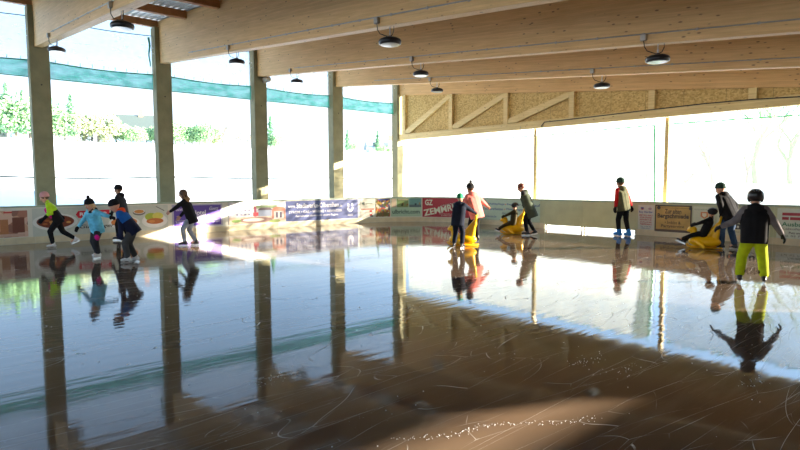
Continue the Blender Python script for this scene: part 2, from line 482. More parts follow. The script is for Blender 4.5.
# b: food banner
s = S_OF_Y(2.70); e = S_OF_Y(6.66)
b = banner(s, e, .2, 1.05, col(200, 204, 192), 'long white food banner with plates, bowl and red label on the left boards')
PL = col(228, 228, 222)
shapes(b, 'plate_picture', [(oval(s+.60, .62, .60, .26), PL), (oval(s+.60, .63, .5, .2), col(120, 56, 36))]+[(oval(s+.6+.38*math.cos(k*2.4)*(k/14), .63+.15*math.sin(k*2.4)*(k/14), .07, .035, 8), [col(176, 96, 50), col(206, 150, 84), col(150, 50, 36)][k % 3]) for k in range(14)])
shapes(b, 'red_label', [([(s+1.15, .82), (s+1.22, .71), (s+2.12, .73), (s+2.12, .95), (s+1.22, .93)], col(214, 38, 56))], .0136)
lettering(b, 'RICHTER', s+1.66, .83, .80, .11, col(245, 240, 240), bold=.03)
lettering(b, 'Gaspe', s+1.62, .62, .5, .09, col(60, 60, 56), shear=.3)
lettering(b, 'Gutbürger', s+1.75, .42, 1.0, .15, col(40, 40, 36), shear=.4, bold=.01)
shapes(b, 'pizza_picture', [(oval(s+2.55, .50, .48, .20), PL), (oval(s+2.55, .52, .40, .15), col(214, 130, 66))]+[(oval(s+2.55+.3*math.cos(k*2.4)*(k/9), .52+.1*math.sin(k*2.4)*(k/9), .05, .03, 8), [col(240, 200, 90), col(196, 70, 40)][k % 2]) for k in range(9)])
shapes(b, 'bowl_picture', [(oval(s+3.02, .82, .20, .10), col(120, 116, 110)), (oval(s+3.02, .85, .18, .075), PL), (oval(s+3.02, .85, .155, .06), col(206, 140, 70))], .0137)
shapes(b, 'schnitzel_picture', [(oval(s+3.52, .52, .42, .24), PL), (oval(s+3.52, .53, .36, .19), col(236, 234, 228)), (oval(s+3.40, .66, .20, .13), col(170, 186, 62)), (oval(s+3.62, .68, .18, .12), col(216, 208, 96)),
    (oval(s+3.52, .51, .28, .10), col(196, 112, 52)), (oval(s+3.42, .50, .1, .05), col(216, 140, 70)), ([(s+3.55, 1.0), (s+3.58, 1.01), (s+3.85, .86), (s+3.83, .84)], col(110, 110, 104))])
# c: violet hotel banner
s = S_OF_Y(6.80); e = S_OF_Y(8.62)
b = banner(s, e, .24, 1.04, col(180, 176, 196), 'violet hotel banner behind the woman in light jeans')
shapes(b, 'violet_field', [(rect(s+.06, e-.06, .28, 1.0), col(88, 62, 160))])
WL = col(240, 238, 244)
lettering(b, 'Hotel', s+.95, .74, .48, .17, WL, bold=.02)
lettering(b, 'ANSIEDEL', s+.98, .57, .86, .13, WL, bold=.02)
lettering(b, 'Goetz', s+1.5, .88, .34, .12, WL, shear=.4)
lettering(b, 'Goetz', s+.28, .88, .3, .12, WL, shear=.4)
lettering(b, 'Restaurant•Veranstaltungen•Tagungen', s+.92, .40, 1.6, .07, WL)
shapes(b, 'ruled_line', [(rect(s+.1, e-.1, .465, .475), WL)], .0145)
# d: street view + blue utility banner
s = S_OF_Y(8.86); m1 = S_OF_Y(11.25); e = S_OF_Y(14.86)
b = banner(s, e, .24, 1.06, col(72, 84, 140), 'long blue utility company banner with white lettering and printed street view')
shapes(b, 'street_picture', [(rect(s, m1, .24, 1.06), col(196, 190, 196)), (rect(s, m1, .86, 1.06), col(226, 226, 232)), (rect(s+.9, s+2.0, .80, .92), col(120, 140, 96)),
    (rect(s+.1, s+1.0, .50, .92), col(226, 222, 222)), (rect(s+1.02, s+1.12, .5, .9), col(160, 60, 90)), (rect(s+.98, s+1.2, .52, .66), col(196, 60, 70)), (rect(s+1.2, s+1.75, .5, .74), col(150, 160, 180)), ([(s+1.15, .74), (s+1.3, .84), (s+1.7, .84), (s+1.8, .74)], col(90, 70, 76)),
    (rect(s, m1, .24, .5), col(206, 184, 160)), (oval(s+1.1, .37, .7, .11), col(150, 116, 106)), (oval(s+1.0, .38, .45, .06), col(226, 212, 196)), (oval(s+.3, .36, .2, .06), col(130, 160, 80)),
    (rect(s+1.78, s+2.38, .38, .72), col(196, 130, 110)), (oval(s+2.08, .72, .30, .14, 16, 0, PI), col(206, 120, 90)), (rect(s+1.86, s+2.3, .38, .68), col(216, 196, 190)), (rect(s+1.95, s+2.04, .42, .64), col(70, 60, 80)), (rect(s+2.12, s+2.21, .42, .64), col(70, 60, 80)), (oval(s+1.9, .3, .25, .06), col(140, 156, 80))]
    +[(rect(s+.3+.16*k, s+.38+.16*k, .56+.16*j, .63+.16*j), col(150, 150, 176)) for k in range(4) for j in range(2)])
cm = (m1+.15+e-.62)/2
lettering(b, 'www.', m1+.28, .83, .34, .09, WL, bold=.015)
lettering(b, 'Stadtwerke-Olbernhau', m1+1.53, .86, 2.06, .20, WL, bold=.02)
lettering(b, '.de', m1+2.68, .81, .16, .09, WL, bold=.015)
lettering(b, 'STROM • GAS • WÄRME • ABWASSER', m1+1.45, .615, 2.6, .125, WL, bold=.012)
lettering(b, 'Gemeinsam stärken wir unsere Region.', m1+1.5, .43, 2.1, .11, WL, bold=.01)
c0 = e-.42
shapes(b, 'crest', [(oval(c0, .70, .17, .18, 14, PI, 2*PI), WL), (oval(c0-.10, .83, .055, .07), WL), (oval(c0+.1, .83, .055, .07), WL), (rect(c0-.16, c0-.05, .72, .76), WL), (rect(c0-.14, c0+.14, .40, .42), WL), (rect(c0-.14, c0+.14, .35, .37), WL), (oval(c0, .69, .07, .07), col(72, 84, 140))], .0137)
# e: corner posters
b = banner(.06, .82, .24, 1.06, col(206, 202, 186), 'narrow white poster with small pictures right of the blue banner')
shapes(b, 'picture', [(rect(.14, .3, .78, .92), col(110, 110, 90)), (rect(.34, .7, .83, .86), col(90, 110, 80)), (rect(.10, .78, .56, .64), col(170, 120, 100)), (rect(.55, .68, .30, .55), col(180, 60, 50)), (rect(.56, .66, .38, .46), col(240, 230, 220)), (rect(.58, .72, .26, .32), col(60, 60, 50)), (oval(.2, .86, .05, .05), col(60, 80, 70))])
b = banner(.86, 1.56, .24, 1.06, mat_dots('crowd_picture', srgb(150, 120, 80), [srgb(230, 220, 200), srgb(180, 60, 50), srgb(210, 170, 70), srgb(60, 80, 120), srgb(120, 90, 60), srgb(90, 110, 60)], 13), 'colourful picture poster of a crowd in the rounded corner')
shapes(b, 'picture', [(rect(.9, 1.52, .26, .42), col(112, 104, 64)), (rect(1.0, 1.5, .98, 1.05), col(70, 90, 150))])
b = banner(1.6, 3.02, .24, 1.08, col(176, 206, 180), 'mint green banner with dark web address in the rounded corner')
shapes(b, 'picture', [(rect(1.62, 1.86, .66, 1.06), col(196, 176, 150)), (rect(1.88, 2.42, .66, 1.06), col(128, 150, 96)), (oval(2.05, .78, .13, .1), col(60, 74, 40)), (oval(2.28, .8, .12, .12), col(150, 90, 50)), (rect(2.45, 3.0, .66, 1.06), col(110, 160, 150)), (rect(2.45, 3.0, .66, .78), col(90, 110, 110)), (rect(2.52, 2.6, .74, .86), col(40, 70, 70)), (rect(2.7, 2.8, .74, .84), col(50, 70, 80)), (rect(2.88, 2.94, .7, .88), col(160, 120, 60)), (rect(1.92, 2.4, .98, 1.05), col(190, 190, 150))])
lettering(b, 'ulbricht.com', 2.30, .46, 1.26, .19, col(30, 66, 60), bold=.015)
b = banner(3.06, 5.45, .22, 1.08, col(178, 36, 46), 'red banner with slanting pale lettering between corner and yellow aid')
IV = col(226, 228, 200)
lettering(b, 'ZEMMRICH', 4.12, .60, 2.05, .30, IV, bold=.03, rot=.20)
lettering(b, 'GZ', 3.36, .88, .36, .26, IV, bold=.03)
lettering(b, 'GETRÄNKE', 4.35, .82, .9, .07, IV, rot=.20)
lettering(b, 'Getränkefachgroßhandel', 4.45, .36, 1.2, .06, IV)
lettering(b, 'Lieferservice', 4.35, .29, .8, .05, IV)
b = banner(5.50, S_OF_X(-12.75), .22, 1.06, col(186, 204, 178), 'pale green services banner with blue text behind the sitting child')
NB = col(36, 74, 130); OR = col(206, 90, 50)
s = 5.7
lettering(b, 'Haushaltspflege', s+1.05, .88, 1.15, .11, NB, bold=.01); lettering(b, '•', s+1.68, .88, .05, .05, OR)
lettering(b, 'Reparatur', s+2.1, .88, .7, .11, NB, bold=.01); lettering(b, '•', s+2.52, .88, .05, .05, OR); lettering(b, 'Handlauf', s+2.98, .88, .75, .11, NB, bold=.01)
lettering(b, 'Tischlerarbeiten', s+1.0, .68, 1.1, .11, NB, bold=.01); lettering(b, '•', s+1.64, .68, .05, .05, OR)
lettering(b, 'Fliesenleger', s+2.15, .68, .85, .11, NB, bold=.01)
lettering(b, 'Am Markt 7', s+1.9, .52, .8, .09, col(50, 70, 80)); lettering(b, 'Tel. 03 73 60', s+2.3, .36, .8, .09, col(50, 70, 80))
lettering(b, 'www.hausdienst.de', s+.62, .36, 1.15, .09, NB)
# signs on the right part of the back boards
s = S_OF_X(-8.84); e = S_OF_X(-8.30)
b = banner(s, e, .20, 1.02, col(206, 208, 196), 'small white notice with blue and red text left of the smithy sign', 'notice', 'notice_board')
RD = col(176, 60, 56)
lettering(b, 'Roy Hördler', (s+e)/2, .78, .46, .09, col(40, 80, 150), bold=.02)
for k, tx in enumerate(('METALL-BAU', 'SCHLOSSEREI', 'REPARATUR', 'ZÄUNE', 'TREPPENBAU')): lettering(b, tx, (s+e)/2, .68-.075*k, .40 if k else .44, .05, RD, bold=.02)
lettering(b, 'Tel. 0 37 36', (s+e)/2, .30, .36, .04, NB); lettering(b, 'Olbernhau', (s+e)/2, .245, .3, .035, NB)
shapes(b, 'emblem', [(oval(s+.14, .92, .06, .025), NB), (oval(s+.14, .88, .05, .02), RD), (oval(s+.4, .9, .06, .04), col(170, 150, 160))])
s = S_OF_X(-8.27); e = S_OF_X(-7.12)
b = banner(s, e, .17, 1.04, mat('parchment', srgb(196, 160, 88), .6, var=.25, scale=3), 'old parchment coloured smithy sign with dark gothic lettering', 'sign', 'painted_sign')
INK = col(44, 34, 22)
shapes(b, 'dark_border', [(rect(s, e, 1.0, 1.04), INK), (rect(s, s+.04, .17, 1.04), INK), (rect(e-.04, e, .17, 1.04), INK), (rect(s, e, .17, .25), col(70, 50, 30)), (oval(s+.12, .95, .06, .06), INK), (rect(s+.2, e-.1, .945, .952), INK), (oval(e-.04, .95, .05, .05), INK)])
lettering(b, 'Zur alten', (s+e)/2, .84, .52, .15, INK, bold=.02)
lettering(b, 'Bergschmiede', (s+e)/2, .67, .98, .19, INK, bold=.03)
lettering(b, '• Imbiss &', (s+e)/2, .48, .5, .10, INK, bold=.01)
lettering(b, 'Partyservice', (s+e)/2, .35, .72, .12, INK, bold=.015)
s = S_OF_X(-7.08); e = S_OF_X(-6.45)
b = banner(s, e, .2, 1.02, col(204, 206, 180), 'faded cream poster with a small orange crest', 'poster', 'poster')
lettering(b, 'GUTES AUS DEM ORT', (s+e)/2, .93, .55, .04, col(110, 130, 100))
shapes(b, 'crest', [([(s+.22, .86), (s+.44, .86), (s+.44, .72), (s+.33, .64), (s+.22, .72)], col(206, 130, 80)), ([(s+.27, .82), (s+.39, .82), (s+.39, .74), (s+.33, .69), (s+.27, .74)], col(226, 216, 190)), (oval(s+.5, .72, .04, .04), col(120, 160, 110))])
for k in range(3): lettering(b, ['Frische Region', 'Heimat', 'Erzgebirge'][k], (s+e)/2, .5-.1*k, .4, .04, col(170, 170, 150))
s = S_OF_X(-6.38); e = S_OF_X(-4.98)
b = banner(s, e, .2, 1.02, col(206, 204, 178), 'cream banner with dark lettering and small square symbols behind the man in jeans')
DK = col(50, 46, 40)
lettering(b, 'Bäckerei', s+.40, .82, .6, .16, DK, bold=.03); lettering(b, 'Kühn', s+1.02, .82, .46, .22, DK, bold=.05)
shapes(b, 'symbol_row', [(rect(s+.1+.2*k, s+.25+.2*k, .38, .53), DK) for k in range(6)]+[(oval(s+.175+.2*k, .45, .03, .04), [col(226, 226, 210), col(196, 90, 60)][k % 2]) for k in range(6)])
lettering(b, 'Brot & Kuchen', s+.9, .63, .6, .06, DK); lettering(b, 'täglich frisch', s+.7, .30, .7, .05, DK)
s = S_OF_X(-4.82); e = S_OF_X(-2.6)
b = banner(s, e, .2, 1.04, col(204, 212, 196), 'white banner with red bars and green lettering at the right edge')
RB = col(168, 38, 48)
shapes(b, 'red_bars', [(rect(s+.12, s+.78, .84, .92), RB), (rect(s+.12, s+.28, .72, .80), RB), (rect(s+.31, s+.78, .72, .80), RB)])
lettering(b, 'Ausbau', s+.40, .60, .56, .12, col(40, 120, 80), bold=.02); lettering(b, 'Kaltofen', s+.37, .47, .5, .06, DK)
lettering(b, 'Putz und Farbe', s+.55, .36, .5, .06, DK, bold=.02); lettering(b, 'Tel. 03 73 60', s+.45, .27, .66, .05, DK)

# ------------------------------------------------------------------ columns
def column():
    root = empty('concrete_column', (0, 0, 0))
    sh = .16
    m = MB(); m.box(-COLD, 0, 0, COLW, 0, ZC-.001, CONC); m.build('shaft', root, bevel=.012)
    for y0, y1 in ((0, sh-.005), (sh+.245, COLW)):
        m = MB(); m.box(-COLD, 0, y0, y1, ZC-.001, 7.5, CONC); m.build('fork_prong', root, bevel=.008)
    m = MB()
    for z in (6.55, 6.75): m.lathe([(.018, 0), (.018, .02), (.008, .028)], STEEL, 8, Matrix.Translation((-.2, 0, z)) @ Matrix.Rotation(PI/2, 4, 'X'))
    m.lathe([(.025, 0), (.025, .002)], BLACK, 10, Matrix.Translation((0, .30, 5.0)) @ Matrix.Rotation(PI/2, 4, 'Y'))
    m.lathe([(.025, 0), (.025, .002)], BLACK, 10, Matrix.Translation((-.2, 0, 5.2)) @ Matrix.Rotation(PI/2, 4, 'X'))
    m.build('bolts', root); return root
col_lab = {-1: 'concrete column outside the left edge of view', 0: 'nearest concrete column, behind the skater in pink beanie', 1: 'concrete column second from left, behind the schnitzel picture',
           2: 'concrete column with floodlight under its beam seat, behind the street view banner', 3: 'concrete column behind the blue banner lettering', 4: 'slim corner column where side and back openings meet'}
pc = column()
for n in range(-1, 5):
    o = pc if n == -1 else copy_tree(pc)
    o.location = (XC, Y0+n*SP, 0); tag(o, col_lab[n], 'column')

# ------------------------------------------------------------------ glulam beams
BD, BW, XR = 1.52, .24, 7.9
def beam(z_off=0, depth=BD):
    """built along local x from the column, sloping down to the right"""
    mb = MB(); L = XR-(XC-COLD)
    a = math.atan(SL); M = Matrix.Rotation(a, 4, 'Y')
    mb.box(0, L/math.cos(a), 0, BW, 0, depth, WOOD)
    o = mb.build('glulam_beam', bevel=.012); o.rotation_euler = (0, a, 0)
    return o
pb = beam()
bl = {-2: 'glulam roof beam behind the camera', -1: 'glulam roof beam beside the camera', 0: 'whitish glulam roof beam at top left, nearest of those in view', 1: 'big glulam roof beam crossing the top of the picture',
      2: 'glulam roof beam resting on the floodlight column', 3: 'glulam roof beam resting on the column behind the blue banner', 4: 'farthest glulam roof beam, above the braced end frame'}
for n in range(-2, 5):
    o = pb if n == -2 else pb.copy()
    if n > -2: C.objects.link(o)
    o.location = (XC-COLD, Y0+n*SP+.158, beam_z(XC-COLD)-(.0 if n < 4 else .0)); tag(o, bl[n], 'roof beam')

def at_beam(x, n): return V((x, Y0+n*SP+.16, beam_z(x)))
# conduits
for n in range(0, 4):
    root = empty('cable_conduit', at_beam(-19.5, n)+V((0, -.02, .2)), 0,
        ['grey cable conduit along the whitish beam at top left', 'grey cable conduit along the big crossing beam', 'grey cable conduit along the beam of the floodlight column', 'grey cable conduit along the fourth beam, above two small lamps'][n], 'conduit')
    xs_ = [-18.9, -5.0] if n == 2 else [-19.0, 4.0]
    m = MB(); p0 = root.location
    m.tube([at_beam(x, n)+V((0, -.02, .19))-p0 for x in (xs_[0]+.3, 6.5)], .014, GALV, 6); m.build('pipe', root)
    cm_ = MB(); cm_.box(-.02, .02, -.015, .02, -.022, .022, GALV); cl = cm_.build('clip', root)
    for k in range(22):
        if k: cl = cl.copy(); C.objects.link(cl)
        x = xs_[0]+.6+k*1.0; cl.location = at_beam(x, n)+V((0, -.02, .19))-p0
# lamps
def lamp():
    root = empty('high_bay_lamp')
    m = MB(); m.lathe([(.20, -.34), (.222, -.33), (.228, -.28), (.21, -.245), (.15, -.215), (.06, -.20), (.045, -.18), (.03, -.17)], BLACK, 28); m.build('housing', root, True)
    m = MB(); m.lathe([(.001, -.338), (.185, -.344), (.185, -.352), (.001, -.354)], LENS, 28); m.build('lens', root)
    m = MB(); m.tube([(0, 0, .0), (0, 0, -.18)], .012, STEEL, 8); m.tube([(.018*math.cos(t), 0, -.12+.03*math.sin(t)) for t in [k*PI/5 for k in range(11)]], .006, STEEL, 6); m.build('hook', root)
    m = MB(); m.tube([(-.22, -.15, .08), (-.20, -.15, -.04), (-.16, -.12, -.12), (-.08, -.05, -.16), (0, 0, -.19), (.08, 0, -.16), (.12, 0, -.08), (.12, 0, .0)], .009, RUBBER, 6); m.build('cable', root)
    m = MB(); m.box(-.28, -.16, -.19, -.12, .08, .20, GALV); m.build('junction_box', root, bevel=.01)
    return root
lamps = [(-18.78, 0, 'small black high bay lamp at far left, below the whitish beam end'), (-12.3, 0, 'large black high bay lamp at top left near the corrugated roof'),
         (-15.44, 1, 'black high bay lamp left of the third column, under the big crossing beam'), (-8.6, 1, 'largest black high bay lamp near the top centre'),
         (-18.66, 2, 'black high bay lamp between the third and fourth columns'), (-11.85, 2, 'black high bay lamp at centre under the beam of the floodlight column'),
         (-5.07, 2, 'black high bay lamp at upper right, larger of the two there'), (-15.1, 3, 'tiny black high bay lamp above the left end of the braced frame'), (-8.42, 3, 'small black high bay lamp above the timber frame, left of the larger right one')]
pl = lamp()
for k, (x, n, L) in enumerate(lamps):
    o = pl if k == 0 else copy_tree(pl)
    o.location = (x, Y0+n*SP+.16+BW/2, beam_z(x)); tag(o, L, 'ceiling lamp')
# floodlight on the third column
root = empty('floodlight', (XC+.02, Y0+2*SP+.42, 6.06), 0, 'grey floodlight box fixed below a beam seat', 'floodlight')
m = MB(); m.box(0, .06, -.05, .05, -.12, .1, GALV); m.build('bracket', root)
m = MB(); m.lathe([(.09, .04), (.11, .08), (.11, .38), (.09, .40)], GALV, 16, Matrix.Rotation(PI/2, 4, 'Y') @ Matrix.Rotation(-.1, 4, 'X')); m.build('housing', root, True)

# purlins and corrugated roof
pur_n = 0
pm = MB(); pm.box(-.09, .09, 0, SP-BW-.004, -.24, 0, WOODB); pproto = pm.build('purlin', bevel=.006)
first = True
for n in range(-2, 4):
    for k, x in enumerate([XC-.18, -18.9, -16.3, -13.7, -11.1, -8.5, -5.9, -3.3, -.7, 1.9, 4.5, 7.1]):
        if first: o = pproto; first = False
        else: o = pproto.copy(); C.objects.link(o)
        o.location = (x, Y0+n*SP+.16+BW, beam_z(x)+BD+.01)
        if n == 0 and k == 0: tag(o, 'brown purlin on the column head beside the large top left lamp', 'purlin')
        elif n == 0 and k == 1: tag(o, 'brown purlin under the corrugated sheet at top left', 'purlin')
        elif n == -1 and k == 0: tag(o, 'brown purlin in the top left picture corner', 'purlin')
        else: tag(o, 'brown roof purlin hidden between the deep beams', 'purlin', 'purlins hidden between the beams')
mb = MB(); prof = []
y = -9.5
while y < 20.6:
    for dy, dz in ((0, 0), (.06, 0), (.09, .045), (.17, .045), (.20, 0)): prof.append((y+dy, dz))
    y += .205
xa, xb_ = XC-1.3, 8.6
vs = []
for x in (xa, xb_):
    for yy, dz in prof: vs.append((x, yy, beam_z(x)+BD+.03+dz))
for x in (xa, xb_):
    for yy, dz in prof: vs.append((x, yy, beam_z(x)+BD+.045+dz))
N = len(prof); fs = []
for i in range(N-1): fs += [(i, i+1, N+i+1, N+i), (2*N+i, 3*N+i, 3*N+i+1, 2*N+i+1)]
mb.raw(vs, fs, ROOF); tag(mb.build('ceiling'), 'corrugated metal roof sheet above the beams', kind='structure')

# ------------------------------------------------------------------ gable frame on the back side
YT = Y0+4*SP+.10
root = empty('gable_frame', (XC+.1, YT, 3.93), 0, 'long pale timber end frame with diagonal braces and chipboard infill', 'timber frame')
p0 = root.location
xe = -2.4
def loc(m): m.v = [p-p0 for p in m.v]; return m
m = MB(); m.box(XC+.02, xe, YT-.02, YT+.2, 3.93, 4.22, WOOD2); loc(m).build('bottom_chord', root, bevel=.01)
beam4 = lambda x: beam_z(x)
m = MB(); n_ = 20
xs_ = [XC+.1+(xe-XC-.1)*i/n_ for i in range(n_+1)]
vs = []
for yy in (YT+.13, YT+.16):
    for x in xs_: vs += [(x, yy, 4.2), (x, yy, max(4.21, beam4(x)+.03))]
K = 2*(n_+1); fs = []
for i in range(n_): fs += [(2*i, 2*i+2, 2*i+3, 2*i+1), (K+2*i, K+2*i+1, K+2*i+3, K+2*i+2), (2*i, K+2*i, K+2*i+2, 2*i+2), (2*i+1, 2*i+3, K+2*i+3, K+2*i+1)]
fs += [(0, 1, K+1, K), (2*n_, K+2*n_, K+2*n_+1, 2*n_+1)]
m.raw(vs, fs, OSB); loc(m).build('chipboard_panel', root)
studx = [-21.2, -17.96, -14.8, -11.71, -8.69, -5.7]
for x in studx:
    m = MB(); m.box(x-.11, x+.11, YT-.01, YT+.125, 4.22, beam4(x+.11), WOOD2); loc(m).build('stud', root, bevel=.006)
for a, b_ in ((0, 1), (1, 2), (2, 3)):
    x0, x1 = studx[a]+.12, studx[b_]-.12
    z0, z1 = 4.24, beam4(x1)-.02
    m = MB(); d = V((x1-x0, 0, z1-z0)); L = d.length; ang = math.atan2(d.z, d.x)
    M = Matrix.Translation((x0, YT, z0+.0)) @ Matrix.Rotation(-ang, 4, 'Y')
    w_ = .19; k = w_*math.tan(ang)
    vs = [(x0, YT, z0), (x0+w_/math.sin(ang)*.75, YT, z0), (x1, YT, z1-.2), (x1, YT, z1), (x1-.05, YT, z1), (x0, YT, z0+.17)]
    P6 = [V(v) for v in vs]+[V(v)+V((0, .12, 0)) for v in vs]
    m.raw(P6, [(0, 1, 2, 3, 4, 5), (11, 10, 9, 8, 7, 6)]+[(i, (i+1) % 6+0, (i+1) % 6+6, i+6) for i in range(6)], WOOD2)
    loc(m).build('diagonal_brace', root)
m = MB(); m.tube([(-13.0, YT-.05, 3.98), (-12.85, YT-.05, 4.13), (-11, YT-.05, 4.15), (-9, YT-.05, 4.19), (-7, YT-.05, 4.22), (-5.6, YT-.05, 4.20), (-4.6, YT-.05, 4.15), (-2.6, YT-.05, 4.1)], .018, RUBBER, 6)
tag(m.build('black_cable'), 'thin black cable along the bottom timber of the end frame', 'cable')
m = MB(); m.tube([(-14.0, YT-.03, 4.05), (-14.05, YT-.04, 3.8), (-13.85, YT+.1, 3.55), (-13.55, YT+.15, 3.35)], .014, GALV, 6)
tag(m.build('drop_cable'), 'short grey cable hanging down to the left back post', 'cable')
for x, L, nm in ((-13.46, 'slim wooden post in the middle of the back opening', 'wooden_post'), (-8.25, 'slim wooden post beside the gathered net', 'wooden_post')):
    m = MB(); m.box(x-.065, x+.065, YT+.22, YT+.35, 0, 3.93 if x > -10 else 3.93, WOOD2)
    tag(m.build(nm, bevel=.006), L, 'post')

# ------------------------------------------------------------------ nets
def mat_dash():
    t = NT('dashed_rope'); sep = t.add('ShaderNodeSeparateXYZ'); t.link(t.coord(), sep.inputs[0])
    f = t.math('LESS_THAN', t.math('FRACT', t.math('DIVIDE', sep.outputs[0], .5)), .72)
    t.link(t.mixc(f, (.85, .88, .85, 1), (.03, .36, .15, 1)), t.b.inputs['Base Color']); return t.m
DASH = mat_dash()
NETF = mat_net('folded_net', (.62, .72, .68, 1), .75)
def sheet(name, A, B, z0, z1, m, parent, nx=24, nz=6, amp=.03, seed=0, z1b=None, z0b=None):
    A, B = V(A), V(B); mb = MB(); d = B-A; nrm = V((-d.y, d.x, 0)).normalized(); vs = []
    for j in range(nz+1):
        for i in range(nx+1):
            t = i/nx; zt = z1+((z1b or z1)-z1)*t; zb = z0+((z0b or z0)-z0)*t
            sag = -.06*math.sin(PI*t)*(j/nz)
            p = A+d*t; z = zb+(zt-zb)*j/nz+sag
            p = p+nrm*amp*noise.noise(V((t*d.length*1.5+seed, z*.7, seed)))
            vs.append((p.x, p.y, z))
    mb.raw(vs, [(j*(nx+1)+i, j*(nx+1)+i+1, (j+1)*(nx+1)+i+1, (j+1)*(nx+1)+i) for j in range(nz) for i in range(nx)], m)
    o = mb.build(name, parent, True); return o
side_lab = {-1: 'bluish wind net with green band at the left picture edge', 0: 'wind net with green band between the first two columns', 1: 'wind net with green band between second and third columns',
            2: 'wind net with green band between floodlight column and fourth column', 3: 'wind net with green band in the last bay before the corner'}
for n in range(-1, 4):
    y0 = Y0+n*SP+COLW+.02; y1 = Y0+(n+1)*SP-.02
    root = empty('wind_net', (XC-.3, y0, 5.28), 0, side_lab[n], 'net')
    sheet('veil', (0, 0, 0), (0, y1-y0, 0), .5, 1.9, NETW, root, seed=n*5)
    sheet('green_band', (.02, 0, 0), (.02, y1-y0, 0), -.02, .52, NETG, root, nx=60, amp=.07, seed=n*3+20)
    m = MB()
    for z, r in ((1.92, .016), (.52, .022), (-.02, .016)):
        m.tube([(.02, (y1-y0)*t, z-.06*math.sin(PI*t)*(1 if z > .1 else 0)) for t in [k/16 for k in range(17)]], r, GREEN if z < 1 else mat('dark_rope', (.05, .09, .14, 1)), 6)
    if n == 0: m.tube([(.03, y1-y0-.1+.02*math.sin(z*9), z) for z in [1.85-.13*k for k in range(9)]], .04, GREEN, 6, taper=.5)
    for k in range(9):
        y = (y1-y0)*(k+.5)/9; m.tube([(.02, y, .50), (.02, y+.01, .62)], .01, GREEN, 5)
    m.build('rope', root)
# thin rail wire behind columns
m = MB(); m.tube([(XC-COLD-.1, y, 2.0+.03*math.sin(y)) for y in [-3+k*.9 for k in range(26)]], .03, mat('rail_green', (.05, .12, .09, 1)), 6)
tag(m.build('guard_wire'), 'thin dark guard wire strung behind the left columns', 'wire')
for i, (xa, xb_, L) in enumerate(((XC+.2, -8.75, 'sheer white net across the left back opening'), (-8.15, 7.9, 'sheer white net across the right back opening'))):
    root = empty('safety_net', (xa, YT+.45, 1.0), 0, L, 'net')
    sheet('veil', (0, 0, 0), (xb_-xa, 0, 0), 0, 2.72, (NETB, NETR)[i], root, nx=60, amp=.09, seed=40+i)
    m = MB(); L_ = xb_-xa; n = int(L_/.5)
    m.tube([(L_*k/n, 0, 2.73-.06*math.sin(PI*k/n)) for k in range(n+1)], .022, DASH, 5)
    m.build('top_rope', root)
root = empty('gathered_net', (-8.62, YT+.40, 1.0), 0, 'white net gathered like a curtain beside the right back post', 'net')
mb = MB(); vs = []; nx, nz = 40, 16
for j in range(nz+1):
    z = j/nz*2.65; w = .42+.30*(j/nz)**1.3
    for i in range(nx+1):
        t = i/nx; vs.append((-w*(1-t), .09*math.sin(t*PI*9+j*.1), z))
mb.raw(vs, [(j*(nx+1)+i, j*(nx+1)+i+1, (j+1)*(nx+1)+i+1, (j+1)*(nx+1)+i) for j in range(nz) for i in range(nx)], NETF); mb.build('folds', root, True)
m = MB(); m.tube([(-.02-.10*t, .0, 2.7*t) for t in [k/8 for k in range(9)]], .03, GREEN, 6); m.tube([(.06+.02*math.sin(t*9), -.02, 2.6*t) for t in [k/10 for k in range(11)]], .012, mat('violet_cord', (.25, .12, .3, 1)), 6); m.build('edge_cord', root)

# ------------------------------------------------------------------ right wall (outside the frame), slot added and shaped to cast the sun patch
XE = 8.0
PLASTER = mat('dark_plank', srgb(120, 92, 62), .7, scale=3)
m = MB()
ztop = beam_z(XE)+BD
m.box(XE, XE+.15, -9.5, 19.2, 0, 3.06, PLASTER)
m.box(XE, XE+.15, -9.5, 11.4, 3.06, ztop, PLASTER); m.raw([(x, y, z) for x in (XE, XE+.15) for y, z in ((14.95, 3.06), (19.2, 3.06), (19.2, ztop), (14.0, ztop), (14.0, 3.31))], [(0, 1, 2, 3, 4), (9, 8, 7, 6, 5)]+[(i, i+5, (i+1) % 5+5, (i+1) % 5) for i in range(5)], PLASTER); m.box(XE, XE+.15, 11.4, 14.0, 3.27, ztop, PLASTER)
tag(m.build('wall_right'), 'unseen plank wall on the low side, slot shaped to cast the sun patch', kind='structure')

# ------------------------------------------------------------------ people
SKIN = mat('skin', srgb(214, 160, 130), .5, var=.05, scale=20)
EYEW = mat('eye_white', (.8, .8, .78, 1), .2, var=0); IRIS = mat('iris', (.05, .035, .02, 1), .2, var=0); LIP = mat('lip', srgb(176, 96, 90), .5, var=.05)
def fab(name, r, g, b, var=.15): return mat('cloth_'+name, srgb(r, g, b), .85, var=var, scale=9, bump=.25, spec=.2)
F_BLACK = fab('black', 26, 25, 27); F_DARK = fab('dark_grey', 44, 44, 46); F_LIME = fab('lime', 176, 220, 40); F_PINK = fab('hot_pink', 214, 30, 130)
F_NAVY = fab('navy', 30, 34, 58); F_SKY = fab('sky_blue', 108, 190, 214, .3); F_ORANGE = fab('orange', 236, 84, 36); F_BLUE = fab('blue', 34, 96, 170)
F_ROSE = fab('rose_beanie', 206, 150, 146); F_GREYT = fab('grey_trouser', 70, 70, 70); F_JEANL = fab('light_jeans', 150, 160, 172, .3); F_JEAND = fab('dark_jeans', 52, 72, 96, .25)
F_CORAL = fab('coral', 226, 128, 118); F_GREENH = fab('green_hat', 30, 120, 80, .3); F_MOSS = fab('moss_grey', 74, 82, 66); F_OLIVE = fab('olive', 66, 58, 34)
